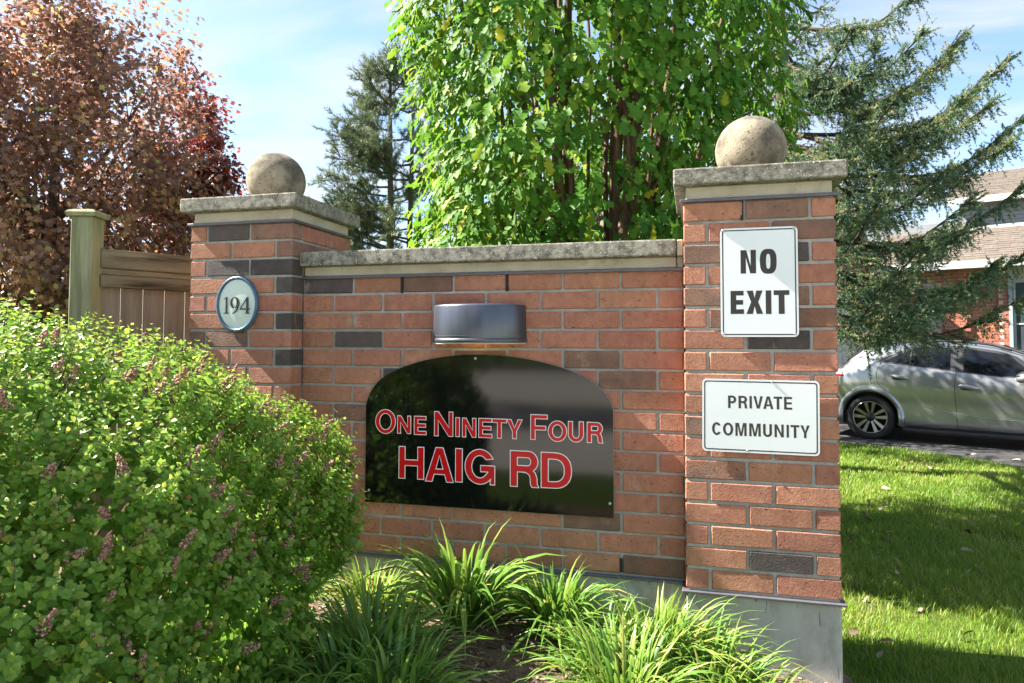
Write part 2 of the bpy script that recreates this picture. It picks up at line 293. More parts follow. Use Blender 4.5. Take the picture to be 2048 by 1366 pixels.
def star_leaf():
    pr = [(0, -0.02), (-0.46, 0.16), (-0.26, 0.34), (-0.46, 0.70), (-0.14, 0.60), (0, 1.0), (0.14, 0.60), (0.46, 0.70), (0.26, 0.34), (0.46, 0.16)]
    V = [(0, 0.36, 0.0)]+[(x, y, -0.18*abs(x)-0.12*y*y) for x, y in pr]
    return np.array(V), [np.array([(0, i, i+1 if i < 10 else 1) for i in range(1, 11)])]
MAPLE = star_leaf()
DIAM = (np.array([(0, 0, 0), (-0.3, 0.45, 0.04), (0, 1, -0.1), (0.3, 0.45, 0.04)]), [np.array([(0, 1, 2, 3)])])

# ================================================================== SETTING
ZT = CAM[2]+0.6081; RH = 0.091           # z of the top brick line, course height
def zk(k): return ZT-RH*k
R0, RW, L1, LW, REC, BL = 1.881, 0.604, -0.0164, 0.601, 0.0999, 0.267
g = mesh_np('ground', [(-900, -900, 0), (900, -900, 0), (900, 900, 0), (-900, 900, 0)], np.array([[0, 1, 2, 3]]))
tag(link('ground', g, 'lawn'), kind='structure')
# house / driveway frame: car heading hu, into the house hv
HA = R(40)
hu = np.array(rt0*math.cos(HA)-FH*math.sin(HA)); hv = np.array(rt0*math.sin(HA)+FH*math.cos(HA))
CARP = cw((1735-1024)/F*10.4, 10.4)        # ground point under the near rear wheel
def hp(u, v, z=0.0): p = CARP+hu*u+hv*v; return np.array([p[0], p[1], z])
# driveway
edge = [at(px, 0, 1) for px in ()]
def gpt(px, py, z=0.0):
    d = ray(px, py); return CAM+d*((z-CAM[2])/d[2])
e = [gpt(1560, 876), gpt(1690, 890), gpt(1800, 902), gpt(1920, 918), gpt(2048, 940), gpt(2300, 985)]
far = [p+hv*9.3 for p in e]
V = [tuple(p[:2])+(0.006,) for p in e]+[tuple(p[:2])+(0.006,) for p in far]
n = len(e); tag(link('driveway', mesh_np('driveway', V, np.array([[i, i+1, n+i+1, n+i] for i in range(n-1)])), 'asphalt'), kind='structure')
# the street behind the camera, seen only in the black sign
tag(link('road', mesh_np('road', [(-60, -34, .006), (60, -34, .006), (60, -4.4, .006), (-60, -4.4, .006)], np.array([[0, 1, 2, 3]])), 'roadgrey'), kind='structure')
# garden bed: a low mound of mulch in front of the wall
def bedz(x, y):
    fx = 1/(1+np.exp((x-1.75)*5.0)); fy = 1/(1+np.exp((-2.3-y)*4)); return 0.03+(0.05+0.14*fx)*fy
nx, ny = 40, 26; xs = np.linspace(-2.2, 2.62, nx); ys = np.linspace(-2.6, 0.14, ny)
gx, gy = np.meshgrid(xs, ys); gz = bedz(gx, gy)+rng.normal(0, 0.006, gx.shape)
ed = np.minimum.reduce([gx-xs[0], xs[-1]-gx, gy-ys[0]]); gz = np.where(ed < 0.02, -0.02, gz)
V = np.stack([gx, gy, gz], -1).reshape(-1, 3); i = np.arange(ny-1)[:, None]*nx+np.arange(nx-1)[None]
tag(link('garden_bed', mesh_np('garden_bed', V, np.stack([i, i+1, i+nx+1, i+nx], -1).reshape(-1, 4), smooth=True), 'mulch'), kind='structure')
nchip = 4200; cx = rng.uniform(-0.6, 2.5, nchip); cy = rng.uniform(-2.0, 0.08, nchip); A = Acc()
an = rng.uniform(0, 6.28, nchip); tl = rng.normal(0, 0.3, (nchip, 2)); ln = rng.uniform(0.012, 0.045, nchip)
ax = np.stack([np.cos(an), np.sin(an), tl[:, 0]], -1); no = np.stack([tl[:, 1], tl[:, 0], np.ones(nchip)], -1)
bx8 = np.array([[x, y, z] for x in (-.16, .16) for y in (0, 1) for z in (-.05, .05)]); bxq = [np.array([[0, 1, 3, 2], [4, 6, 7, 5], [0, 4, 5, 1], [2, 3, 7, 6], [0, 2, 6, 4], [1, 5, 7, 3]])]
me = scatter_mesh('wood_mulch', (bx8, bxq), np.stack([cx, cy, bedz(cx, cy)+0.006], -1), frames(ax, no), ln, rng.random(nchip)**1.6)
me.polygons.foreach_set('use_smooth', [False]*len(me.polygons))
tag(link('wood_mulch', me, 'chip'), 'loose brown wood mulch chips covering the flower bed', 'mulch', kind='stuff')

# ================================================================== BRICK PILLARS AND WALL
BRK = {}
def brick_me(sx, sy, sz, mat, var):
    key = (round(sx, 3), round(sy, 3), round(sz, 3), mat, var)
    if key not in BRK:
        random.seed(hash(key[:3]) % 1000+var); BRK[key] = box_mesh('brick', sx, sy, sz, 0.0042, 1, 0.0013); BRK[key].materials.append(M[mat])
    return BRK[key]
def put_brick(parent, x0, x1, y0, y1, z0, z1, mat, name='brick'):
    me = brick_me(x1-x0, y1-y0, z1-z0, mat, random.randrange(4))
    o = link(name, me, None, parent, Vector(((x0+x1)/2, (y0+y1)/2, (z0+z1)/2))-parent.location)
    return o
JT = 0.012; BD = 0.092; BH = RH-JT
def pillar(name, x0, wd, label, dark, brown, par=0):
    t = empty(name, (x0+wd/2, wd/2, 0), label, 'pillar', 'brick gate pillars')
    core = box('mortar', x0+0.007, x0+wd-0.007, 0.007, wd-0.007, zk(18)-0.004, zk(0)+0.002, 'mortar', t)
    sl = (wd-BD-2*JT)/2                       # stretcher length
    for k in range(18):
        z0 = zk(k+1)+JT/2; z1 = z0+BH; od = k % 2 == par
        def colour(face, i):
            if (k, face, i) in dark: return 'brick_dark'
            if (k, face, i) in brown: return 'brick_brown'
            q = random.Random(k*31+i*7+len(face)+int(x0*100)).random()
            return 'brick_red' if face == 'f' or q > 0.15 else 'brick_brown'
        s1, s2 = sl, sl
        jit = random.uniform(-0.0015, 0.0015)
        # pinwheel bond: two stretchers per face, the third piece is the end of a neighbour's stretcher
        if od:   # header at the left of the front
            fr = [(x0+BD+JT, x0+BD+JT+sl), (x0+BD+2*JT+sl, x0+wd)]; le = [(0, sl), (sl+JT, 2*sl+JT)]; ri = [(BD+JT, BD+JT+sl), (BD+2*JT+sl, wd)]; ba = [(x0, x0+sl), (x0+sl+JT, x0+2*sl+JT)]
        else:
            fr = [(x0, x0+sl), (x0+sl+JT, x0+2*sl+JT)]; le = [(BD+JT, BD+JT+sl), (BD+2*JT+sl, wd)]; ri = [(0, sl), (sl+JT, 2*sl+JT)]; ba = [(x0+BD+JT, x0+BD+JT+sl), (x0+BD+2*JT+sl, x0+wd)]
        for i, (a, b) in enumerate(fr): put_brick(t, a, b, jit, BD+jit, z0, z1, colour('f', i))
        for i, (a, b) in enumerate(le): put_brick(t, x0, x0+BD, a, b, z0, z1, colour('le', i))
        for i, (a, b) in enumerate(ri): put_brick(t, x0+wd-BD, x0+wd, a, b, z0, z1, colour('rig', i))
        for i, (a, b) in enumerate(ba): put_brick(t, a, b, wd-BD, wd, z0, z1, colour('back', i))
    zf = zk(18)
    box('foundation', x0+0.001, x0+wd-0.001, 0.001, wd-0.001, -0.05, zf-0.012, 'concrete', t, 0.006)
    box('base_flashing', x0-0.016, x0+wd+0.016, -0.016, wd+0.016, zf-0.014, zf-0.004, 'flash', t, 0.002)
    box('flashing', x0-0.014, x0+wd+0.014, -0.014, wd+0.014, zk(0)-0.004, zk(0)+0.010, 'flash', t, 0.002)
    zc = zk(0)+0.010
    box('cap_course', x0+0.010, x0+wd-0.010, 0.010, wd-0.010, zc, zc+0.056, 'cream', t, 0.004)
    # slab with slightly worn edges
    o = 0.040; bm = bmesh.new(); bmesh.ops.create_cube(bm, size=1)
    for v in bm.verts: v.co = Vector((v.co.x*(wd+2*o), v.co.y*(wd+2*o), v.co.z*0.072))
    bmesh.ops.bevel(bm, geom=bm.edges[:], offset=0.007, segments=2, profile=0.5, affect='EDGES')
    cap = link('capstone', bm_mesh('capstone', bm), 'stone', t, Vector((0, 0, zc+0.056+0.036)))
    zt = zc+0.056+0.072
    rb = 0.158; bm = bmesh.new(); bmesh.ops.create_uvsphere(bm, u_segments=56, v_segments=36, radius=rb)
    cut = -rb*0.93
    for v in bm.verts:
        n3 = v.co.normalized(); v.co += n3*(random.uniform(-0.0005, 0.0005))
        if v.co.z < cut: v.co.z = cut
    link('stone_ball', bm_mesh('stone_ball', bm, True), 'ballstone', t, Vector((0, 0, zt-cut)))
    return t
random.seed(3)
pl = pillar('brick_pillar', L1-LW, LW, 'brick gate pillar with a stone ball and the oval number plaque, beside the fence', {(0, 'f', 0), (2, 'f', 0), (2, 'f', 1), (5, 'rig', 0), (7, 'rig', 0), (3, 'rig', 0)}, {(0, 'f', 1), (6, 'f', 0), (1, 'rig', 0)})
pr = pillar('brick_pillar', R0, RW, 'brick gate pillar carrying the two white signs, stone ball on top', {(6, 'f', 1), (16, 'f', 1), (2, 'f', 1)}, {(0, 'f', 1), (1, 'f', 1), (2, 'f', 0), (4, 'f', 0), (4, 'f', 1), (5, 'f', 0), (5, 'f', 1), (10, 'f', 0), (12, 'f', 0)}, 1)
xv = onY(1483.7, 420, 0)[0]; box('weep_vent', xv-0.006, xv+0.006, -0.001, 0.02, zk(1)+0.004, zk(0)-0.006, 'dark', pr)

wt = empty('brick_wall', ((L1+R0)/2, REC, 0), 'low brick wall with stone coping between the two pillars', 'wall')
WX0, WX1 = L1+0.002, R0-0.002
box('mortar', WX0, WX1, REC+0.007, REC+0.30, zk(18)-0.004, zk(3)+0.002, 'mortar', wt)
WDARK = {(4, 0), (7, 2), (9, 3), (12, 2), (9, 9), (11, 2)}; WBROWN = {(4, 3), (8, 4), (9, 6), (11, 2), (15, 4), (10, 2)}
# dark bricks are picked by pixel on the photographed face
darkpx = [(655, 577), (712, 680), (775, 750), (710, 843)]; brownpx = [(850, 570), (955, 705), (700, 823), (1170, 1045), (1250, 745), (1190, 705), (640, 945), (1300, 1135)]
def near(lst, x0, x1, z0, z1):
    for px, py in lst:
        p = onY(px, py, REC)
        if x0 <= p[0] <= x1 and z0 <= p[2] <= z1: return True
    return False
random.seed(11)
for k in range(3, 18):
    z0 = zk(k+1)+JT/2; z1 = z0+BH
    xs_ = [i*BL for i in range(0, 8)] if (k % 2 == 1) else [-0.02]+[(i+0.607)*BL for i in range(0, 7)]+[WX1+0.006]
    if k % 2 == 1: xs_[0] = WX0-0.0; xs_[-1] = WX1+0.002
    for a, b in zip(xs_[:-1], xs_[1:]):
        a2 = max(a+JT/2, WX0+0.001); b2 = min(b-JT/2, WX1-0.001)
        m_ = 'brick_dark' if near(darkpx, a, b, z0, z1) else ('brick_brown' if near(brownpx, a, b, z0, z1) else 'brick_red')
        j = random.uniform(-0.0015, 0.0015)
        put_brick(wt, a2, b2, REC+j, REC+BD+j, z0, z1, m_)
for px, py in ((804, 566), (1014, 560)):
    p = onY(px, py, REC); box('weep_vent', p[0]-0.006, p[0]+0.006, REC-0.002, REC+0.03, zk(4)+0.001, zk(3)-0.005, 'dark', wt)
p = onY(1242, 1133, REC); box('weep_vent', p[0]-0.006, p[0]+0.006, REC-0.002, REC+0.03, zk(18)+0.012, zk(17)-0.02, 'dark', wt)
box('foundation', WX0, WX1, REC+0.002, REC+0.30, -0.05, zk(18)-0.012, 'concrete', wt)
box('base_flashing', WX0, WX1, REC-0.016, REC+0.31, zk(18)-0.014, zk(18)-0.004, 'flash', wt, 0.002)
box('flashing', WX0, WX1, REC-0.014, REC+0.31, zk(3)-0.012, zk(3)+0.002, 'flash', wt, 0.002)
box('cap_course', WX0+0.004, WX1-0.03, REC+0.004, REC+0.30, zk(3)+0.002, zk(3)+0.052, 'cream', wt, 0.004)
box('cap_course', WX1-0.027, WX1, REC+0.010, REC+0.295, zk(3)+0.002, zk(3)+0.052, 'cream', wt, 0.003)
box('coping_stone', WX0+0.010, WX1-0.030, REC-0.044, REC+0.345, zk(3)+0.052, zk(3)+0.125, 'stone', wt, 0.007, 2)
box('coping_stone', WX1-0.027, WX1, REC-0.040, REC+0.34, zk(3)+0.052, zk(3)+0.122, 'cream', wt, 0.004)
box('mortar_joint', WX0-0.0, WX0+0.009, REC-0.036, REC+0.33, zk(3)+0.055, zk(3)+0.120, 'mortar', wt, 0.002)

# ================================================================== LETTERS
def ell(cx, cy, rx, ry, a0, a1, n=24, e=1.0):
    o_ = []
    for a in np.linspace(math.radians(a0), math.radians(a1), n):
        c, s = math.cos(a), math.sin(a); o_.append((cx+rx*math.copysign(abs(c)**e, c), cy+ry*math.copysign(abs(s)**e, s)))
    return o_
def glyph(ch, w, h, s, e=1.0):
    b = s*0.86; W, H = w, h
    if ch == 'I': return [[(0, 0), (w, 0), (w, h), (0, h)]]
    if ch == 'H': return [[(0, 0), (s, 0), (s, h/2-b/2), (w-s, h/2-b/2), (w-s, 0), (w, 0), (w, h), (w-s, h), (w-s, h/2+b/2), (s, h/2+b/2), (s, h), (0, h)]]
    if ch == 'E': return [[(0, 0), (w, 0), (w, b), (s, b), (s, h/2-b/2), (w*.94, h/2-b/2), (w*.94, h/2+b/2), (s, h/2+b/2), (s, h-b), (w*.98, h-b), (w*.98, h), (0, h)]]
    if ch == 'F': return [[(0, 0), (s, 0), (s, h*.47-b/2), (w*.9, h*.47-b/2), (w*.9, h*.47+b/2), (s, h*.47+b/2), (s, h-b), (w, h-b), (w, h), (0, h)]]
    if ch == 'T': return [[(w/2-s/2, 0), (w/2+s/2, 0), (w/2+s/2, h-b), (w, h-b), (w, h), (0, h), (0, h-b), (w/2-s/2, h-b)]]
    if ch == 'N': return [[(0, 0), (s*.92, 0), (s*.92, h*.68), (w-s, 0), (w, 0), (w, h), (w-s*.92, h), (w-s*.92, h*.32), (s, h), (0, h)]]
    if ch == 'M': return [[(0, 0), (s*.9, 0), (s*.9, h*.76), (w/2-s*.45, 0), (w/2+s*.45, 0), (w-s*.9, h*.76), (w-s*.9, 0), (w, 0), (w, h), (w-s*1.35, h), (w/2, h*.27), (s*1.35, h), (0, h)]]
    if ch == 'X':
        q = s*1.12; return [[(0, 0), (q, 0), (w/2, h*.335), (w-q, 0), (w, 0), (w/2+q*.55, h*.51), (w*.98, h), (w*.98-q, h), (w/2, h*.68), (w*.02+q, h), (w*.02, h), (w/2-q*.55, h*.51)]]
    if ch == 'V': return [[(w/2-s*.55, 0), (w/2+s*.55, 0), (w, h), (w-s*1.05, h), (w/2, h*.22), (s*1.05, h), (0, h)]]
    if ch == 'Y': return [[(w/2-s/2, 0), (w/2+s/2, 0), (w/2+s/2, h*.39), (w, h), (w-s*1.1, h), (w/2, h*.53), (s*1.1, h), (0, h), (w/2-s/2, h*.39)]]
    if ch == 'A':
        k = h*.22; kb = k+b*.85
        def xl(z): return (w/2-s*.55)*z/h
        return [[(0, 0), (s*1.03, 0), (s*1.03+xl(k)*.86, k), (w-s*1.03-xl(k)*.86, k), (w-s*1.03, 0), (w, 0), (w/2+s*.57, h), (w/2-s*.57, h)],
                [(s*1.03+xl(kb)*.92, kb), (w/2, h*.80), (w-s*1.03-xl(kb)*.92, kb)]]
    if ch == 'O': return [ell(w/2, h/2, w/2, h/2, 0, 360, 49, e)[:-1], ell(w/2, h/2, w/2-s, h/2-b, 0, 360, 49, e)[:-1]]
    if ch == 'U':
        r = min(w/2, h*.42); ri = w/2-s
        return [[(0, h)]+ell(w/2, r, w/2, r, 180, 360, 20)+[(w, h), (w-s, h)]+ell(w/2, r, ri, r-b, 0, -180, 20)+[(s, h)]]
    if ch == 'D':
        c = w*.42
        return [[(0, 0)]+ell(c, h/2, w-c, h/2, -90, 90, 24, .85)+[(0, h)], [(s, b)]+ell(c, h/2, w-c-s, h/2-b, -90, 90, 24, .85)+[(s, h-b)]]
    if ch in 'PR':
        m_ = h*.42 if ch == 'R' else h*.38; rr = (h-m_)/2; c = w*.96-rr*.95; c = max(c, s*1.05)
        hole = [(s, m_+b)]+ell(c, m_+rr, w*.97-c-s, rr-b, -90, 90, 16)+[(s, h-b)]
        bowl = ell(c, m_+rr, w*.97-c, rr, -90, 90, 20)+[(0, h)]
        if ch == 'P': return [[(0, 0), (s, 0), (s, m_)]+bowl, hole]
        leg = [(0, 0), (s, 0), (s, m_), (w*.45, m_)]+ell(w*.45, m_-h*.17, w*.95-s*1.0-w*.45, h*.17, 90, 0, 8)+[(w*.95-s*1.0+s*.05, h*.08), (w-s*.95, 0), (w, 0), (w*.95, h*.08), (w*.94, h*.25)]+[(w*.88, m_-h*.03+.0), (w*.80, m_+h*.035)]
        return [leg+ell(c, m_+rr, w*.97-c, rr, -52, 90, 20)+[(0, h)], hole]
    if ch == 'C':
        return [ell(w/2, h/2, w/2, h/2, 33, 327, 36)+ell(w/2, h/2, w/2-s, h/2-b, 318, 42, 36)]
    if ch == 'G':
        return [ell(w/2, h/2, w/2, h/2, 30, 322, 36)+[(w-s*.62, h*.085), (w-s*.62, 0), (w, 0), (w, h*.53), (w*.54, h*.53), (w*.54, h*.53-b), (w-s*.98, h*.53-b), (w-s*1.02, h*.33)]+ell(w/2, h/2, w/2-s, h/2-b, -48, -318, 34)]
    if ch == '1': return [[(0.05*w, 0), (w*.95, 0), (w*.95, .035*h), (w*.66, .07*h), (w*.66, h), (w*.54, h), (w*.1, .88*h), (w*.1, .84*h), (w*.40, .90*h), (w*.40, .07*h), (w*.05, .035*h)]]
    if ch == '9':
        return [ell(w/2, h*.66, w/2, h*.34, -38, 242, 28)+[(w*.38, h*.36), (w*.62, h*.37), (w*.70, h*.41), (w*.60, h*.22), (w*.22, .03*h), (w*.25, 0), (w*.72, .16*h), (w*.93, .42*h)], ell(w*.46, h*.665, w*.22, h*.285, 0, 360, 25)[:-1]]
    if ch == '4': return [[(w*.5, 0), (w*.98, 0), (w*.98, .03*h), (w*.83, .06*h), (w*.83, .24*h), (w, .24*h), (w, .32*h), (w*.83, .32*h), (w*.83, h), (w*.66, h), (0, .31*h), (0, .24*h), (w*.60, .24*h), (w*.60, .06*h), (w*.5, .03*h)], [(w*.10, .32*h), (w*.60, .32*h), (w*.60, .80*h)]]
def area(p): return 0.5*sum(p[i][0]*p[(i+1) % len(p)][1]-p[(i+1) % len(p)][0]*p[i][1] for i in range(len(p)))
def offset_poly(p, d):
    n = len(p); o_ = []
    for i in range(n):
        a, b, c = np.array(p[i-1]), np.array(p[i]), np.array(p[(i+1) % n])
        d1, d2 = nrm(b-a), nrm(c-b); n1 = np.array([d1[1], -d1[0]]); n2 = np.array([d2[1], -d2[0]]); m_ = nrm(n1+n2); k = min(1/max(m_@n1, 0.45), 1.7)
        o_.append(tuple(b+m_*d*k))
    return o_
def solid(polys, y0, y1, off=0.0):
    """2D outlines (x,z) -> a thin solid between y0 (front) and y1 (back)"""
    ps = []
    for i, p in enumerate(polys):
        p = list(p); a = area(p)
        if (i == 0) != (a > 0): p = p[::-1]
        ps.append(offset_poly(p, off) if off else p)
    flat = [q for p in ps for q in p]; tri = tessellate_polygon([[Vector((x, z, 0)) for x, z in p] for p in ps])
    n = len(flat); V = [(x, y0, z) for x, z in flat]+[(x, y1, z) for x, z in flat]; T = []; Q = []
    for t in tri:
        a = sum((flat[t[i]][0]*flat[t[(i+1) % 3]][1]-flat[t[(i+1) % 3]][0]*flat[t[i]][1]) for i in range(3))
        if abs(a) < 1e-12: continue
        t = t if a > 0 else t[::-1]; T.append(tuple(t)); T.append(tuple(n+q for q in t[::-1]))
    s = 0
    for p in ps:
        m_ = len(p); Q += [(s+i, n+s+i, n+s+(i+1) % m_, s+(i+1) % m_) for i in range(m_)]; s += m_
    return np.array(V), Q, T
def solid_obj(name, polys, y0, y1, mat, parent, off=0.0):
    V, Q, T = solid(polys, y0, y1, off); V = V-np.array(parent.location)[None]
    return link(name, mesh_np(name, V, [np.array(Q), np.array(T)]), mat, parent)
def place_letters(parent, spec, ox, oy, k, Y, thick, mat, stem, outline=None, e=1.0):
    for ch, x0, x1, y0, y1 in spec:
        ch = ch.upper(); px0, px1, py0, py1 = ox+x0*k, ox+x1*k, oy+y0*k, oy+y1*k
        a = onY(px0, (py0+py1)/2, Y); b = onY(px1, (py0+py1)/2, Y); t = onY((px0+px1)/2, py0, Y); bt = onY((px0+px1)/2, py1, Y)
        w_, h_ = b[0]-a[0], t[2]-bt[2]; s_ = stem*h_
        if ch == 'I': w_ = max(w_, s_*0.9)
        P_ = [[(a[0]+x, bt[2]+z) for x, z in pp] for pp in glyph(ch, w_, h_, s_, e)]
        if outline:
            solid_obj('letter_outline', P_, Y-thick, Y, 'white', parent, outline)
            solid_obj('letter', P_, Y-2*thick, Y-thick-0.0001, mat, parent)
        else: solid_obj('letter', P_, Y-thick, Y, mat, parent)
def screw(parent, px, py, Y, r=0.0065, name='screw'):
    p = onY(px, py, Y); A = Acc()
    prof = [(0.55*r, 0.0), (r, -0.0008), (r, -0.0022), (0.7*r, -0.0034), (0.28*r, -0.0034), (0.22*r, -0.0020), (0.001*r, -0.0020)]
    an = np.linspace(0, 2*np.pi, 14, endpoint=False); V = np.array([(c*rr, y, s*rr) for rr, y in prof for c, s in zip(np.cos(an), np.sin(an))])
    Q = [(i*14+j, i*14+(j+1) % 14, (i+1)*14+(j+1) % 14, (i+1)*14+j) for i in range(len(prof)-1) for j in range(14)]
    link(name, mesh_np(name, V+(p-np.array(parent.location)), np.array(Q), smooth=True), 'screw', parent)

# main black sign
YS = REC-0.014
ol = [(110, 1180), (118, 470), (133, 420), (160, 365), (200, 312), (250, 268), (300, 236), (430, 182), (600, 137), (780, 112), (950, 106), (1150, 118), (1350, 150), (1550, 203), (1700, 262), (1820, 342), (1880, 410), (1912, 465), (1925, 520), (1930, 1305)]
pts = [onY(700+x*.27344, 680+y*.27344, YS) for x, y in ol]; zb = (pts[0][2]+pts[-1][2])/2
body = [(p[0], p[2]) for p in pts]; arc = cat_rom(body[1:-1], 60); xl = body[0][0]; xr = body[-1][0]
poly = [(xl, zb)]+[tuple(q) for q in arc]+[(xr, zb)]
ms = empty('name_sign', ((xl+xr)/2, YS, zb), 'large black arched sign with red One Ninety Four Haig Rd lettering', 'sign')
solid_obj('panel_edge', [poly], YS+0.0002, YS+0.008, 'edge', ms, 0.0006)
solid_obj('panel', [poly], YS-0.0006, YS, 'signblack', ms)
L1s = [('O', 190, 331, 510, 682), ('N', 350, 443, 557, 681), ('E', 472, 556, 560, 690), ('N', 620, 751, 527, 701), ('I', 776, 799, 570, 704), ('N', 824, 920, 574, 708), ('E', 944, 1036, 576, 712), ('T', 1042, 1144, 580, 716), ('Y', 1150, 1258, 584, 720), ('F', 1324, 1442, 549, 727), ('O', 1452, 1583, 594, 740), ('U', 1599, 1706, 599, 744), ('R', 1737, 1848, 605, 750)]
L2s = [('H', 361, 538, 784, 1012), ('A', 556, 754, 790, 1034), ('I', 775, 819, 797, 1036), ('G', 844, 1057, 802, 1052), ('R', 1175, 1378, 815, 1072), ('D', 1401, 1618, 828, 1082)]
kk = .27344
place_letters(ms, [s for s in L1s if s[1] in (190, 620, 1324)], 700, 680, kk, YS-0.0008, 0.0008, 'red', 0.165, 0.0030)
place_letters(ms, [s for s in L1s if s[1] not in (190, 620, 1324)], 700, 680, kk, YS-0.0008, 0.0008, 'red', 0.190, 0.0030)
place_letters(ms, L2s, 700, 680, kk, YS-0.0008, 0.0008, 'red', 0.19, 0.0036)
for px, py in ((738, 980), (1220, 1007), (951, 717)): screw(ms, px, py, YS-0.0006, 0.0066)

# two white plates on the right pillar
def rrect(x0, x1, z0, z1, r, skew=0.0):
    P_ = ell(x1-r, z1-r, r, r, 0, 90, 7)+ell(x0+r, z1-r, r, r, 90, 180, 7)+ell(x0+r, z0+r, r, r, 180, 270, 7)+ell(x1-r, z0+r, r, r, 270, 360, 7)
    cx, cz = (x0+x1)/2, (z0+z1)/2; c, s = math.cos(skew), math.sin(skew)
    return [(cx+(x-cx)*c-(z-cz)*s, cz+(x-cx)*s+(z-cz)*c) for x, z in P_]
def plate(name, label, c4, Y, skew, r=0.018):
    q = [onY(px, py, Y) for px, py in c4]
    x0 = (q[0][0]+q[3][0])/2; x1 = (q[1][0]+q[2][0])/2; z1 = (q[0][2]+q[1][2])/2; z0 = (q[2][2]+q[3][2])/2
    t = empty(name, ((x0+x1)/2, Y, z0), label, 'sign')
    solid_obj('plate', [rrect(x0, x1, z0, z1, r, skew)], Y, Y+0.0025, 'signwhite', t)
    i1, i2 = 0.0075, 0.0125
    solid_obj('border', [rrect(x0+i1, x1-i1, z0+i1, z1-i1, r*.7, skew), rrect(x0+i2, x1-i2, z0+i2, z1-i2, r*.5, skew)], Y-0.00014, Y-0.00006, 'vinyl', t)
    return t
YP = -0.008
ne = plate('no_exit_sign', 'upright white metal plate reading NO EXIT, upper of two signs', [(1440.5, 458), (1595, 451.5), (1598, 673.5), (1441.5, 674)], YP, 0.0)
place_letters(ne, [('N', 443, 612, 328, 585), ('E', 334, 480, 774, 1027), ('I', 718, 780, 769, 1027), ('T', 806, 978, 767, 1027), ('X', 506, 690, 771, 1027)], 1400, 440, .18297, YP-0.00006, 0.00008, 'vinyl', 0.235)
place_letters(ne, [('O', 654, 838, 315, 588)], 1400, 440, .18297, YP-0.00006, 0.00008, 'vinyl', 0.235, e=0.72)
for px, py in ((1446, 461), (1588, 457), (1447, 668), (1590, 667.5)): screw(ne, px, py, YP-0.0003)
pc = plate('private_community_sign', 'wide white metal plate reading PRIVATE COMMUNITY, lower of two signs', [(1404, 757), (1638.5, 762), (1640.5, 913), (1405, 901)], YP, -0.008)
place_letters(pc, [('P', 501, 630, 387, 577), ('R', 659, 795, 392, 582), ('I', 826, 863, 395, 583), ('V', 886, 1030, 397, 585), ('A', 1033, 1190, 400, 592), ('T', 1192, 1325, 404, 598), ('E', 1350, 1475, 408, 602), ('C', 258, 400, 790, 987), ('O', 424, 580, 797, 995), ('M', 612, 783, 803, 1000), ('M', 822, 997, 811, 1007), ('U', 1032, 1168, 820, 1017), ('N', 1205, 1347, 826, 1021), ('I', 1388, 1425, 832, 1025), ('T', 1450, 1585, 836, 1030), ('Y', 1598, 1744, 841, 1034)], 1390, 740, .13184, YP-0.00006, 0.00008, 'vinyl', 0.195)
for px, py in ((1543.5, 763.5), (1495, 901.5)): screw(pc, px, py, YP-0.0003, 0.0055)

# oval plaque 194
YO = -0.004
q = [onY(434, 609, YO), onY(518, 608, YO), onY(476, 552, YO), onY(475, 665, YO)]
ocx, ocz = (q[0][0]+q[1][0])/2, (q[2][2]+q[3][2])/2; orx, orz = (q[1][0]-q[0][0])/2, (q[2][2]-q[3][2])/2
op = empty('number_plaque', (ocx, YO, ocz-orz), 'oval plaque with blue rim and the number 194', 'plaque')
# rim: a rounded ring swept round the oval
A = Acc(); nseg = 64; prof = [(0, 0), (-0.0015, -0.010), (-0.006, -0.015), (-0.013, -0.016), (-0.018, -0.012), (-0.020, -0.007)]
V = []; 
for a in np.linspace(0, 2*np.pi, nseg, endpoint=False):
    for d, y in prof: V.append(((orx+d)*math.cos(a), y, (orz+d)*math.sin(a)))
m_ = len(prof); Q = [(i*m_+j, i*m_+j+1, ((i+1) % nseg)*m_+j+1, ((i+1) % nseg)*m_+j) for i in range(nseg) for j in range(m_-1)]
link('rim', mesh_np('rim', np.array(V)+np.array([0, 0, orz]), np.array(Q), smooth=True), 'plaqueblue', op)
V = [(0, -0.0125, 0)]+[((orx-.0195)*f*math.cos(a), -0.0125+0.0045*f*f, (orz-.0195)*f*math.sin(a)) for f in (.33, .66, 1) for a in np.linspace(0, 2*np.pi, nseg, endpoint=False)]
T = [(0, 1+i, 1+(i+1) % nseg) for i in range(nseg)]; Q = [(1+r_*nseg+i, 1+(r_+1)*nseg+i, 1+(r_+1)*nseg+(i+1) % nseg, 1+r_*nseg+(i+1) % nseg) for r_ in range(2) for i in range(nseg)]
link('face', mesh_np('face', np.array(V)+np.array([0, 0, orz]), [np.array(T), np.array(Q)], smooth=True), 'plaqueface', op)
place_letters(op, [('1', 1306, 1342, 568, 665), ('9', 1347, 1402, 568, 667), ('4', 1404, 1464, 568, 665)], 0, 400, .3418, -0.0185, 0.001, 'ink', 0.1)
for s_ in (-1, 1):
    p = (ocx, ocz+s_*(orz-0.010)); px = 476
    A = Acc(); A.tube([(p[0], YO-0.013, p[1]), (p[0], YO-0.018, p[1])], 0.0035, 10); link('screw', mesh_np('screw', np.vstack(A.V)-np.array(op.location), [np.vstack(A.Q), np.vstack(A.T)]), 'screw', op)

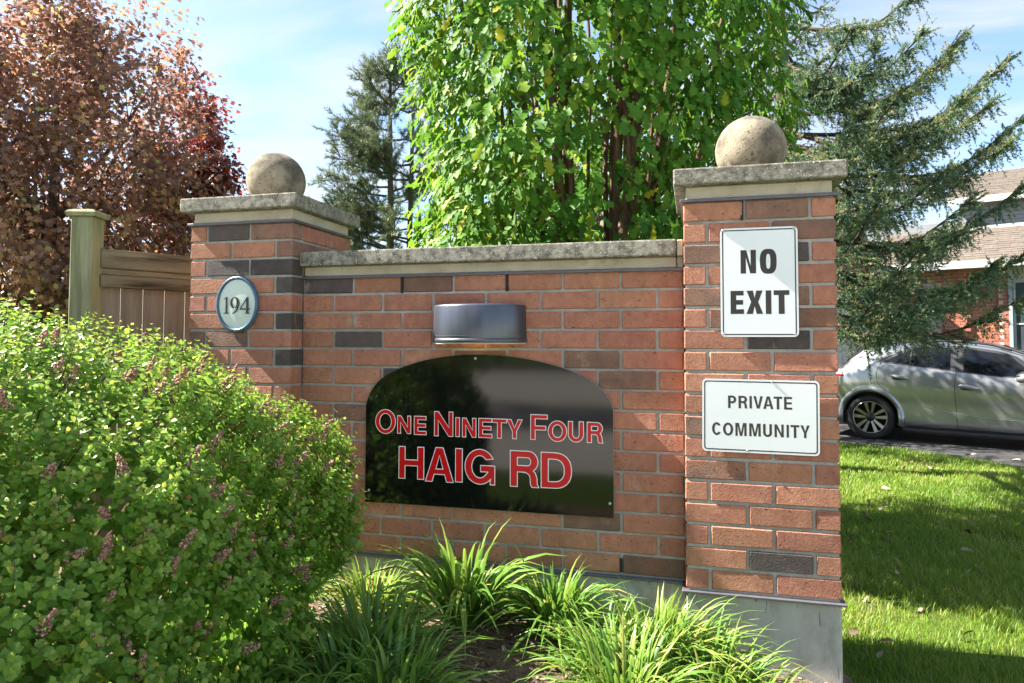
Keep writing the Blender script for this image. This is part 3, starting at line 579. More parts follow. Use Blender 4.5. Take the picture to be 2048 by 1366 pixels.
# wall lamp: half drum with a rolled lower lip
a = onY(866, 645, REC-0.05); b = onY(1052, 645, REC); zt_ = onY(955, 608, REC-0.10)[2]; zb_ = onY(955, 685, REC-0.10)[2]
lx0, lx1 = a[0]-0.010, b[0]+0.004; lrx = (lx1-lx0)/2; lcx = (lx0+lx1)/2; lry = 0.165; Hh = zt_-zb_
lp = empty('wall_lamp', (lcx, REC, zb_), 'dark grey half drum wall lamp mounted above the black sign', 'lamp')
def halfdrum(prof, n=40):
    V = []; 
    for d, z in prof:
        for t in np.linspace(0, np.pi, n): V.append(((lrx+d)*math.cos(t), -0.001-(lry+d)*math.sin(t), z))
    Q = [(i*n+j, i*n+j+1, (i+1)*n+j+1, (i+1)*n+j) for i in range(len(prof)-1) for j in range(n-1)]
    return np.array(V), np.array(Q)
V, Q = halfdrum([(-0.001, 0.018), (0, 0.022), (-0.004, Hh-0.010), (-0.007, Hh-0.003), (-0.014, Hh), (-lry, Hh)]); link('housing', mesh_np('housing', V, Q, smooth=True), 'lamp', lp)
V, Q = halfdrum([(0.0, 0.019), (0.0035, 0.017), (0.0035, 0.004), (0.001, 0.0), (-0.006, 0.0), (-0.008, 0.012)]); link('lip', mesh_np('lip', V, Q, smooth=True), 'lamp', lp)
V, Q = halfdrum([(-0.002, -0.0005), (-0.002, -0.007), (-0.014, -0.007), (-0.014, -0.0005)]); link('lower_trim', mesh_np('lower_trim', V, Q), 'cream', lp)
V, Q = halfdrum([(0.0012, 0.030), (0.0012, 0.0325), (-0.001, 0.0325)]); link('seam', mesh_np('seam', V, Q), 'flash', lp)
bm = bmesh.new(); bmesh.ops.create_uvsphere(bm, u_segments=16, v_segments=10, radius=0.03); mb = bpy.data.materials.new('bulb'); mb.use_nodes = True
em = mb.node_tree.nodes.new('ShaderNodeEmission'); em.inputs[0].default_value = (1, 0.62, 0.2, 1); em.inputs[1].default_value = 2.2; mb.node_tree.links.new(em.outputs[0], mb.node_tree.nodes['Material Output'].inputs[0])
link('bulb', bm_mesh('bulb', bm, True), mb, lp, (0, -0.07, 0.05))
A = Acc(); A.tube([(0, -0.002, 0.09), (0, -0.07, 0.075)], 0.014, 8); link('socket', A.mesh('socket'), 'lamp', lp)

# ================================================================== FENCE
fp = empty('fence_post', tuple(cw((170-1024)/F*3.75, 3.75)), 'weathered greenish square wooden fence post with chamfered cap', 'fence post', rz=YAW*0+R(18))
zpt = at(170, 434, 3.75)[2]
link('post', box_mesh('post', 0.118, 0.118, zpt, 0.006), 'woodgreen', fp, (0, 0, zpt/2))
bm = bmesh.new(); vs0 = [bm.verts.new((x, y, z)) for z, s_ in ((0, .074), (.020, .080), (.034, .066), (.040, .045)) for x, y in ((-s_, -s_), (s_, -s_), (s_, s_), (-s_, s_))]
for i in range(3):
    for j in range(4): bm.faces.new((vs0[i*4+j], vs0[i*4+(j+1) % 4], vs0[i*4+4+(j+1) % 4], vs0[i*4+4+j]))
bm.faces.new(vs0[12:16]); bm.faces.new(vs0[3::-1]); link('post_cap', bm_mesh('post_cap', bm), 'woodgreen', fp, (0, 0, zpt))
pa = at(196, 600, 3.80); pb = at(420, 600, 4.25)
fl = math.hypot(pb[0]-pa[0], pb[1]-pa[1]); fa = math.atan2(pb[1]-pa[1], pb[0]-pa[0])
fn = empty('wooden_fence', (pa[0], pa[1], 0), 'weathered board fence panel between the wooden post and the pillar', 'fence', rz=fa)
z1 = at(200, 497, 3.8)[2]; z2 = at(200, 536, 3.8)[2]; z3 = at(200, 548, 3.8)[2]; z4 = at(200, 574, 3.8)[2]
def fbox(nm, x0, x1, y0, y1, za, zb2, mat): return link(nm, box_mesh(nm, x1-x0, y1-y0, zb2-za, 0.003), mat, fn, ((x0+x1)/2, (y0+y1)/2, (za+zb2)/2))
fbox('rail', 0, fl, -0.03, 0.01, z2+.003, z1, 'woodrail'); fbox('rail', 0, fl, -0.012, 0.02, z3, z2-.001, 'woodrail'); fbox('rail', 0, fl, -0.034, 0.01, z4, z3-.003, 'woodrail')
x = 0.0; bw = 0.118
while x < fl-0.02:
    fbox('board', x+.002, min(x+bw-.003, fl), 0.012+random.uniform(-.002, .002), 0.03, 0.04, z4+0.03, 'wood'); x += bw

# ================================================================== VEGETATION
def pick(Pw, n):          # indices of the n pieces nearest the camera, and the rest
    d = np.linalg.norm(Pw-CAM[None], axis=1); o_ = np.argsort(d); return o_[:n], o_[n:]
def leaves(parent, tmpl, P, Mx, S, tint, mat, nobj, name='leaf', rest='foliage', seen=None):
    """n nearest leaves as single objects sharing a few meshes, the rest joined"""
    base = np.array(parent.location)
    d = np.linalg.norm(P-CAM[None], axis=1)
    if seen is not None: d = np.where(seen, d, 1e6)
    o_ = np.argsort(d); a, b = o_[:nobj], o_[nobj:]
    me = scatter_mesh(rest, tmpl, P[b]-base, Mx[b], S[b], tint[b]); tag(link(rest, me, mat, parent), kind='stuff')
    var = []
    for tv in np.linspace(0.05, 0.95, 8):
        m_ = mesh_np(name, tmpl[0], [np.asarray(f) for f in tmpl[1]], np.full(len(tmpl[0]), tv), True); m_.materials.append(M[mat]); var.append(m_)
    for i in a:
        o = bpy.data.objects.new(name, var[min(7, int(tint[i]*8))]); COL.objects.link(o); o.parent = parent
        mm = np.eye(4); mm[:3, :3] = Mx[i]*S[i]; mm[:3, 3] = P[i]-base; o.matrix_local = Matrix(mm.tolist())

# ------------------------------------------------ lilac bush
def bush():
    bc = cw(-2.02, 2.60); t = empty('lilac_bush', tuple(bc), 'large rounded green lilac bush with spent pink flower heads, front left', 'bush')
    fwd2 = FH; 
    def surf(th, ph, k=1.0):   # th azimuth round the bush (0 = right in view), ph elevation -60..90 deg
        c, s = np.cos(th), np.sin(th); e1 = np.abs(np.cos(ph))**np.where(ph > 0, 0.85, 0.35); e2 = np.sign(np.sin(ph))*np.abs(np.sin(ph))**0.9
        bump = 1+0.05*np.sin(3*th+4*ph)+0.04*np.sin(7*th-5*ph+1)+0.03*np.sin(13*th+9*ph)
        rz = np.where(ph > 0, 0.85, 0.66); lat = 1.27*c*e1*bump*k; dep = 1.20*s*e1*bump*k; z = 0.62+rz*e2*bump*k
        return bc[None]+lat[:, None]*rt0[None]+dep[:, None]*FH[None]+np.stack([0*z, 0*z, z], -1)
    ns = 8000; th = rng.uniform(-3.5, 0.42, ns*2); ph = np.where(rng.random(ns*2) < 0.36, rng.uniform(-1.1, 0.05, ns*2), np.arcsin(rng.uniform(0, 1, ns*2)))
    # leave out the far side that nobody sees
    keep = np.ones(len(th), bool); th, ph = th[keep][:ns], ph[keep][:ns]; ns = len(th)
    k = np.where(rng.random(ns) < 0.80, rng.uniform(0.965, 1.015, ns), rng.uniform(0.88, 0.965, ns))
    P0 = surf(th, ph, k); P1 = surf(th, ph, k*1.06); nor = nrm(P1-P0+np.array([0, 0, 0.01]))
    ok = (P0[:, 1] < -0.10) & (P0[:, 2] > 0.06); P0, nor = P0[ok], nor[ok]; ns = len(P0)
    dirs = nrm(nor*0.7+np.array([0, 0, 0.55])+rng.normal(0, 0.28, (ns, 3)))
    LP, LM, LS, LT = [], [], [], []; A = Acc(); A2 = Acc()
    for i in range(ns):
        ln = rng.uniform(0.06, 0.13); d = dirs[i]; top = P0[i][2]
        s_ = nrm(np.cross(d, rng.normal(0, 1, 3))); b_ = np.cross(d, s_); npair = 5
        for j in range(npair):
            f = (j+0.3)/npair; q = P0[i]+d*ln*f; a_, c_ = (s_, b_) if j % 2 == 0 else (b_, s_)
            size = (0.037 if j < 3 else 0.030 if j == 3 else 0.021)*rng.uniform(0.7, 1.2)*np.interp(top, [0.3, 1.15], [1.08, 0.66])
            for sg in (-1, 1):
                ax = nrm(sg*a_*0.9+d*(0.25+0.5*f)+rng.normal(0, 0.22, 3)); no_ = nrm(d*0.5+nor[i]*0.8+np.array([0, -0.0, 0.45])+rng.normal(0, 0.22, 3))
                LP.append(q); LM.append((ax, no_)); LS.append(size); LT.append(np.clip(0.26+0.50*f**2+rng.normal(0, 0.17)+0.22*(top-0.7), 0.0, 1))  # tint rises with height: the sunlit top is put into the leaf colour
        if i % 4 == 0: A.tube(np.array([P0[i]-nor[i]*0.12, P0[i], P0[i]+d*ln]), [0.003, 0.0022, 0.001], 3, cap=False)
    LP = np.array(LP); Mx = frames(np.array([m[0] for m in LM]), np.array([m[1] for m in LM])); LS = np.array(LS); LT = np.array(LT)
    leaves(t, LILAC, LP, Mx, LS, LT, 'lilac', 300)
    m_ = 7000; th2 = rng.uniform(-3.5, 0.42, m_); ph2 = np.where(rng.random(m_) < 0.4, rng.uniform(-1.1, 0, m_), np.arcsin(rng.uniform(0, 1, m_))); P2 = surf(th2, ph2, rng.uniform(0.78, 0.92, m_)); n2 = nrm(P2-bc[None]-np.array([0, 0, .4])); ok = (P2[:, 1] < -.12) & (P2[:, 2] > .05); P2, n2 = P2[ok], n2[ok]; m_ = len(P2)
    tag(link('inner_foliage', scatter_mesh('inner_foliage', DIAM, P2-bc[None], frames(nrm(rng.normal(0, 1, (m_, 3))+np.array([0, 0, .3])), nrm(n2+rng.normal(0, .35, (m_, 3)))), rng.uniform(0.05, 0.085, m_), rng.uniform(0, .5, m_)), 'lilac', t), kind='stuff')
    # main stems
    for a_ in np.linspace(0, 6.28, 18):
        e_ = bc+rt0*math.cos(a_)*0.95+FH*math.sin(a_)*0.8+np.array([0, 0, 1.1+0.2*math.sin(a_*3)]); b_ = bc+rt0*math.cos(a_)*0.12+FH*math.sin(a_)*0.12
        A.tube(cat_rom([b_, b_*0.5+e_*0.5+np.array([0, 0, 0.1]), e_], 7), np.linspace(0.016, 0.005, 7), 5)
    A.V = [v-bc[None] for v in A.V]; tag(link('stems', A.mesh('stems'), 'twig', t), kind='stuff')
    # spent flower panicles: knobbly cones of small buds
    n = 190; th = rng.uniform(-3.0, 0.35, n); ph = rng.uniform(-0.25, 1.2, n); Pc = surf(th, ph, rng.uniform(0.99, 1.04, n)); No = nrm(Pc-bc[None]-np.array([0, 0, .5]))
    ok = (Pc[:, 1] < -0.12)
    bud = np.array([(0, 0, 0), (-.5, .5, 0), (0, .5, .5), (.5, .5, 0), (0, .5, -.5), (0, 1, 0)]); bf = [np.array([(0, 1, 2), (0, 2, 3), (0, 3, 4), (0, 4, 1), (5, 2, 1), (5, 3, 2), (5, 4, 3), (5, 1, 4)])]
    for i in np.where(ok)[0]:
        ax = nrm(No[i]*0.6+np.array([0, 0, 0.6])+rng.normal(0, 0.3, 3)); ln = rng.uniform(0.045, 0.08); m = int(rng.uniform(45, 65))
        tt = rng.random(m); rr = 0.017*(1.15-tt)*rng.uniform(0.2, 1, m); s_ = nrm(np.cross(ax, [0.3, 0.5, 0.8])); b_ = np.cross(ax, s_); an = rng.uniform(0, 6.28, m)
        Pb = Pc[i]+ax*(tt*ln)[:, None]+(np.cos(an)*rr)[:, None]*s_+(np.sin(an)*rr)[:, None]*b_
        Mb = frames(nrm(rng.normal(0, 1, (m, 3))+ax), nrm(rng.normal(0, 1, (m, 3))))
        me = scatter_mesh('flower_head', (bud, bf), Pb-bc[None], Mb, rng.uniform(0.006, 0.012, m), np.clip(rng.normal(0.45, 0.25, m), 0, 1)); link('flower_head', me, 'spent', t)
bush()

# ------------------------------------------------ daylily clumps
def blade(length, width, lean, droop, az, base, seg=8):
    t = np.linspace(0, 1, seg); o = np.array([math.cos(az), math.sin(az), 0.0]); s_ = np.array([-math.sin(az), math.cos(az), 0.0])
    r_ = length*(lean*t+droop*0.42*t**3); z = length*(t*math.sqrt(max(0.05, 1-lean*lean))-droop*0.60*t**3.6)
    P = base[None]+o[None]*r_[:, None]+np.array([0, 0, 1.0])[None]*z[:, None]
    wd = width*np.clip(np.minimum(0.55+2.2*t, (1-t)*2.3+0.02), 0, 1)**0.8; tw = random.uniform(-0.5, 0.5)
    T = nrm(np.gradient(P, axis=0)); Nn = nrm(np.cross(np.broadcast_to(s_, T.shape), T)); Sd = nrm(s_[None]+Nn*(tw*t)[:, None])
    V = np.stack([P-Sd*wd[:, None]/2+Nn*wd[:, None]*0.22, P, P+Sd*wd[:, None]/2+Nn*wd[:, None]*0.22], 1).reshape(-1, 3)
    Q = [q for i in range(seg-1) for q in ((i*3, i*3+1, i*3+4, i*3+3), (i*3+1, i*3+2, i*3+5, i*3+4))]
    return V, Q
def clump(px, py, D, n, ln, wd, spread, mat, label, seed, nobj=22, tmean=0.5, rad=0.06, bias=None):
    b = at(px, py, D); b[2] = float(bedz(b[0], b[1]))
    t = empty('daylily_clump', tuple(b), label, 'plant', 'strap leaved plants in the bed'); r_ = random.Random(seed); A = Acc(); random.seed(seed)
    for i in range(n):
        az = r_.uniform(0, 6.283) if bias is None or r_.random() < 0.6 else bias+r_.gauss(0, 0.7)
        q = r_.random()**0.7; le = ln*r_.uniform(0.65, 1.12); lean = min(0.93, spread*q*r_.uniform(0.5, 1.1)); dr = r_.uniform(0.3, 1.0)*(0.45+0.7*q)
        base = np.array([math.cos(az)*rad*r_.random(), math.sin(az)*rad*r_.random(), -0.02])
        if -b[1] < 0.35 and math.sin(az) > 0.3: le *= 0.75
        V, Q = blade(le, wd*1.25*r_.uniform(0.65, 1.2), lean*0.92, dr, az, base)
        lim = (REC if (WX0 < b[0] < WX1) else 0)-0.012-b[1]; V[:, 1] = np.minimum(V[:, 1], lim+np.linspace(-0.004, 0, len(V)))
        V[:, 2] = np.maximum(V[:, 2], -0.015)
        ti = min(1, max(0, r_.gauss(tmean, 0.22)))
        if i < nobj: link('leaf', mesh_np('leaf', V, np.array(Q), np.full(len(V), ti), True), mat, t)
        else: A.add(V, Q, None, ti)
    tag(link('leaf_mass', A.mesh('leaf_mass', True), mat, t), kind='stuff')
clump(930, 1235, 3.02, 170, 0.52, 0.021, 0.82, 'lily', 'tall broad leaved daylily clump below the middle of the black sign', 1, 40, 0.55, 0.09)
clump(745, 1190, 3.15, 240, 0.33, 0.009, 0.9, 'lily', 'small yellowish grassy clump between the bush and the tall daylily', 2, 16, 0.75, 0.09)
clump(1110, 1270, 2.95, 230, 0.42, 0.013, 0.95, 'lily', 'daylily clump right of the tall one, under the sign corner', 3, 30, 0.5, 0.09)
clump(1310, 1300, 2.72, 330, 0.45, 0.012, 1.0, 'lily', 'wide arching clump leaning over the foot of the right pillar', 4, 40, 0.68, 0.13, -0.3)
clump(1250, 1420, 2.35, 250, 0.38, 0.012, 0.95, 'lily', 'bright clump at the bottom edge of the photo, right of the mulch gap', 5, 30, 0.66, 0.10)
clump(1420, 1375, 2.5, 220, 0.37, 0.011, 1.0, 'lily', 'clump nearest the concrete base of the right pillar', 6, 30, 0.62, 0.10)
clump(745, 1320, 2.5, 220, 0.42, 0.014, 0.95, 'lilyshaded', 'clump beside the bush with shade put into its green', 7, 30, 0.5, 0.11)
clump(790, 1450, 2.25, 170, 0.36, 0.013, 0.95, 'lilyshaded', 'shade tinted clump cut by the bottom edge, left of the mulch gap', 8, 26, 0.6, 0.10)
clump(1205, 1335, 2.6, 170, 0.34, 0.011, 1.0, 'lily', 'low clump between the mulch gap and the wide arching clump', 12, 26, 0.6, 0.10)
clump(1500, 1400, 2.42, 120, 0.30, 0.010, 1.0, 'lily', 'small clump right at the concrete corner of the right pillar', 13, 20, 0.6, 0.08, -0.2)
clump(690, 1400, 2.3, 80, 0.36, 0.015, 0.8, 'lilyshaded', 'shade tinted broad clump half hidden under the bush edge', 9, 16, 0.35, 0.09)

# ------------------------------------------------ lawn grass
def lawn():
    n = 138000; u = rng.random(n); D = 2.2+8.6*u**1.35; px = np.where(rng.random(n) < 0.72, rng.uniform(1640, 2110, n), rng.uniform(1500, 2700, n)); lat = (px-1024)/F*D
    P = CAM[None]+rt0[None]*lat[:, None]+FH[None]*D[:, None]; P[:, 2] = -0.004
    inp = (P[:, 0] < R0+RW+0.02) & (P[:, 1] < 0.65)
    eg = np.array([p[:2] for p in e]); # keep off the driveway
    pn = P[:, :2]-CARP[None, :2]; vv = pn@hv[:2]; uu = pn@hu[:2]
    ev = (eg-CARP[None, :2])@hv[:2]; eu = (eg-CARP[None, :2])@hu[:2]; o_ = np.argsort(eu); lim = np.interp(uu, eu[o_], ev[o_])
    # worn, thin patches
    pat = np.sin(P[:, 0]*2.3+1)*np.sin(P[:, 1]*1.9)+0.5*np.sin(P[:, 0]*5.1+P[:, 1]*4.3)
    keep = ~inp & (vv < lim-0.02+0.05*rng.random(n)) & ~((pat > 0.75) & (rng.random(n) < 0.7)); P, D, pat = P[keep], D[keep], pat[keep]; n = len(P)
    hgt = rng.uniform(0.025, 0.068, n)*np.clip(1.05-0.12*pat, .7, 1.2); wd = np.maximum(0.0032, 0.0009*D)*rng.uniform(0.7, 1.2, n); az = rng.uniform(0, 6.283, n)
    ln = rng.uniform(0.2, 0.95, n)*hgt; o = np.stack([np.cos(az), np.sin(az), 0*az], -1); s_ = np.stack([-np.sin(az), np.cos(az), 0*az], -1); zz = np.array([0, 0, 1.0])
    V = np.stack([P-s_*wd[:, None]/2, P+s_*wd[:, None]/2, P+o*ln[:, None]*.3+zz*(hgt*.6)[:, None]+s_*wd[:, None]*.42, P+o*ln[:, None]*.3+zz*(hgt*.6)[:, None]-s_*wd[:, None]*.42, P+o*ln[:, None]+zz*hgt[:, None]], 1).reshape(-1, 3)
    b = np.arange(n)[:, None]*5; Q = b+np.array([[0, 1, 2, 3]]); T = b+np.array([[3, 2, 4]])
    ti = np.clip(rng.normal(0.5, 0.2, n)+0.16*np.sin(P[:, 0]*1.7)*np.cos(P[:, 1]*2.2)+0.14*np.sin(P[:, 0]*6.1+2*np.sin(P[:, 1]*3))*np.sin(P[:, 1]*5.3)+np.where(rng.random(n) < .05, .45, 0), 0, 1)
    tag(link('lawn_grass', mesh_np('lawn_grass', V, [Q, T], np.repeat(ti, 5), True), 'grass'), 'short green lawn grass beside the right pillar', 'grass', kind='stuff')
lawn()

# ------------------------------------------------ tree helpers
def limb(A, pts, r0, r1, n=9, sides=7, wob=0.0):
    P = cat_rom(pts, n)
    if wob: P[1:-1] += rng.normal(0, wob, (n-2, 3))
    A.tube(P, np.linspace(r0, r1, n)**1.0, sides); return P

# ------------------------------------------------ columnar oak behind the wall
def oak():
    B = cw(0.63, 5.45); t = empty('oak_tree', tuple(B), 'columnar oak with lobed bright green leaves and many upright stems behind the wall', 'tree')
    A = Acc(); stems = []
    for i in range(34):
        a = rng.uniform(0, 6.283); r0 = 0.10+0.42*rng.random()**0.7; b = B+np.array([math.cos(a)*r0*1.1, math.sin(a)*r0, 0]); r1 = r0*1.3+rng.uniform(0.2, 0.75); a2 = a+rng.normal(0, 0.25); H = rng.uniform(4.5, 7.5)
        tip = B+np.array([math.cos(a2)*r1, math.sin(a2)*r1, H]); mid = b*0.55+tip*0.45; mid[2] = H*0.42; mid[:2] -= (tip-B)[:2]*0.08
        th = rng.uniform(0.022, 0.075) if i > 5 else rng.uniform(0.07, 0.11)
        P = limb(A, [b-np.array([0, 0, .1]), b*0.8+mid*0.2+rng.normal(0, .03, 3), mid, tip], th, 0.012, 14, 8, 0.018); stems.append(P)
    TW = Acc()
    for i in range(420):
        P = stems[rng.integers(len(stems))]; k = rng.integers(3, len(P)-2); b = P[k]; out_ = b-B; out_[2] = 0; out_ = nrm(out_+rng.normal(0, 0.35, 3)*np.array([1, 1, 0])); L_ = rng.uniform(0.25, 0.95)
        e_ = b+out_*L_*0.62+np.array([0, 0, L_*0.75]); TW.tube(cat_rom([b, b+out_*L_*0.3+np.array([0, 0, L_*0.22])+rng.normal(0, .03, 3), e_], 6), np.linspace(0.010, 0.003, 6), 4, cap=False)
    for X in (A, TW): X.V = [v-B[None] for v in X.V]
    link('trunk', A.mesh('trunk', True), 'bark', t); tag(link('branches', TW.mesh('branches'), 'twig', t), kind='stuff')
    # leaf clusters near the outside of the crown
    toC = math.atan2(CAM[1]-B[1], CAM[0]-B[0])
    LP, AX, NO, S, T = [], [], [], [], []
    n = 4700
    for i in range(n):
        z = rng.uniform(1.15, 7.2) if rng.random() < 0.33 else rng.uniform(1.3, 4.9); a = toC+rng.uniform(-np.pi, np.pi)
        da = (a-toC+np.pi) % (2*np.pi)-np.pi
        if abs(da) > 1.9 and (z > 4.8 or rng.random() < 0.60): continue
        side = math.sin(da)           # >0: right of the tree as seen from the camera side
        Rz = 1.22+0.22*min(1, max(0, (z-1.7)/1.6))-0.10*max(0, z-5)
        Rz *= 1+0.07*math.sin(3.1*a+2.3*z)+0.05*math.sin(7*a-3.7*z)
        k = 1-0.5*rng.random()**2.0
        # thin window low in front where the stems show
        gap = math.exp(-((da-0.12)/0.40)**2)*(1 if z < 2.75 else math.exp(-((z-2.75)/0.42)**2))
        gap += 0.25*math.exp(-((da-0.62)/0.14)**2-((z-4.4)/0.5)**2)
        if rng.random() < gap*0.87: continue
        c = B+np.array([math.cos(a)*Rz*k, math.sin(a)*Rz*k, z]); o = np.array([math.cos(a), math.sin(a), 0.0])
        m = int(rng.integers(5, 10))
        for j in range(m):
            aa = rng.normal(0, 1, 3); ax = nrm(np.array([0, 0, -0.85])+o*rng.uniform(0.0, 0.9)+aa*0.42); no_ = nrm(o*1.0+np.array([0, 0, 0.45])+rng.normal(0, 0.35, 3))
            LP.append(c+aa*0.045*np.array([1, 1, 1.1])); AX.append(ax); NO.append(no_); S.append(rng.uniform(0.05, 0.14)); T.append(np.clip(0.40+rng.normal(0, 0.17)+0.25*(k-0.85)+(0.35 if rng.random() < 0.06 else 0)+0.10*(side < -0.5), 0, 1))  # left leaves get a yellower tint, painting in the sunlit side
    LP = np.array(LP); Mx = frames(np.array(AX), np.array(NO)); S = np.array(S)
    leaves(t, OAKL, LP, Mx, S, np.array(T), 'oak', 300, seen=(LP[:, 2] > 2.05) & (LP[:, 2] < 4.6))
oak()

# ------------------------------------------------ purple maples at the left
def maple(px, D, zc, rx, rz, nclus, mat, label, trunkz, seed, lean=0.0, conic=0.0, ls=(0.055, 0.10), zmin=0.9):
    r_ = np.random.default_rng(seed); B = cw((px-1024)/F*D, D); t = empty('maple_tree' if mat != 'oak' else 'added_shade_tree', tuple(B), label, 'tree', 'purple leaved maples beyond the fence' if mat != 'oak' else None); A = Acc(); ends = []
    for i in range(26):
        a = r_.uniform(0, 6.283); z0 = trunkz*r_.uniform(0.8, 2.4); rr = rx*r_.uniform(0.45, 0.95); tip = B+np.array([math.cos(a)*rr, math.sin(a)*rr, min(zc+rz*0.9, z0+rr*r_.uniform(0.7, 1.8))])
        b = B+np.array([0, 0, z0]); P = cat_rom([b, b*0.6+tip*0.4+np.array([0, 0, -.1])+r_.normal(0, .08, 3), tip], 8); A.tube(P, np.linspace(0.05, 0.010, 8), 6); ends += list(P[2:])
        for j in range(5):
            q = P[r_.integers(2, 8)]; d = nrm(r_.normal(0, 1, 3)+np.array([0, 0, .3])); A.tube(np.array([q, q+d*0.25, q+d*0.5+np.array([0, 0, .05])]), [0.010, 0.007, 0.004], 4)
    A.tube(cat_rom([B-np.array([0, 0, .1]), B+np.array([0.03, 0, trunkz]), B+np.array([0, 0.04, zc]), B+np.array([0, 0, zc+rz*0.8])], 12), np.linspace(0.15, 0.02, 12), 9)
    A.V = [v-B[None] for v in A.V]; link('trunk', A.mesh('trunk', True), 'barkgrey', t)
    nb = nclus//26; db = nrm(r_.normal(0, 1, (nb, 3)))*(1-0.5*r_.random(nb)**1.8)[:, None]; d3 = db[r_.integers(0, nb, nclus)]+r_.normal(0, 0.115, (nclus, 3)); k = np.linalg.norm(d3, axis=1); d = nrm(d3)
    lump = 1+0.10*np.sin(4*np.arctan2(d[:, 1], d[:, 0])+5*d[:, 2])+0.08*np.sin(9*d[:, 2]+6*d[:, 0])+0.06*np.sin(11*d[:, 0]-8*d[:, 1])
    k = k*lump; C = np.stack([d[:, 0]*rx*k*(1-conic*np.clip(d[:, 2], 0, 1)), d[:, 1]*rx*k*(1-conic*np.clip(d[:, 2], 0, 1)), zc+d[:, 2]*rz*k], -1); C = C[C[:, 2] > zmin]; d = d[:len(C)]; n = len(C)
    m = 8; P = np.repeat(C, m, 0)+r_.normal(0, 0.075, (n*m, 3)); o = nrm(np.repeat(C-np.array([0, 0, zc]), m, 0))
    ax = nrm(o*0.5+np.array([0, 0, -0.55])+r_.normal(0, 0.5, (n*m, 3))); no_ = nrm(o*0.6+np.array([0, 0, 0.5])+r_.normal(0, 0.5, (n*m, 3)))
    ti = np.clip(np.repeat(r_.normal(0.48, 0.17, n), m)+r_.normal(0, 0.17, n*m), 0, 1)
    leaves(t, MAPLE, P+B[None], frames(ax, no_), r_.uniform(*ls, n*m), ti, mat, 60)
maple(95, 9.2, 3.5, 1.8, 2.9, 4300, 'maple', 'big bronze purple maple filling the upper left corner', 1.3, 5)
maple(1190, 11.2, 4.0, 1.9, 2.0, 900, 'oak', 'green leafy tree added behind the columnar oak to dapple the car', 1.6, 14)  # added out of view to throw dappled shade on the car
maple(-150, 8.6, 3.9, 1.7, 3.0, 900, 'maple', 'bronze maple cut off by the left edge of the photo', 1.3, 9)
maple(392, 11.2, 3.1, 1.05, 2.35, 1500, 'mapler', 'slimmer redder maple just left of the left stone ball', 1.2, 6, conic=0.45, ls=(0.06, 0.10))

# ------------------------------------------------ needles
def needle_twigs(name, parent, base, segs, per, nl, nwid, mat, ang=0.9, seed=1, tip_tint=0.0, smin=0.0):
    """segs: list of (p0, p1, tint). Every twig is a brush of thin needles"""
    r_ = np.random.default_rng(seed); p0 = np.array([s[0] for s in segs]); p1 = np.array([s[1] for s in segs]); tt = np.array([s[2] for s in segs]); n = len(segs)
    d = nrm(p1-p0); f = r_.uniform(smin, 1.0, (n, per)); q = p0[:, None]+(p1-p0)[:, None]*f[..., None]
    rv = nrm(np.cross(np.broadcast_to(d[:, None], (n, per, 3)), r_.normal(0, 1, (n, per, 3)))); ax = nrm(d[:, None]*(ang*0.9)+rv*ang+np.array([0, 0, 0.12]))
    L_ = nl*r_.uniform(0.75, 1.15, (n, per, 1)); sd = nrm(np.cross(ax, r_.normal(0, 1, (n, per, 3))))
    V = np.stack([q-sd*nwid/2, q+sd*nwid/2, q+ax*L_], 2).reshape(-1, 3)-base[None]
    T = np.arange(n*per*3).reshape(-1, 3); ti = np.clip(tt[:, None]+tip_tint*(f-0.5)+r_.normal(0, 0.10, (n, per)), 0, 1)
    tag(link(name, mesh_np(name, V, T, np.repeat(ti.ravel(), 3), False), mat, parent), kind='stuff')

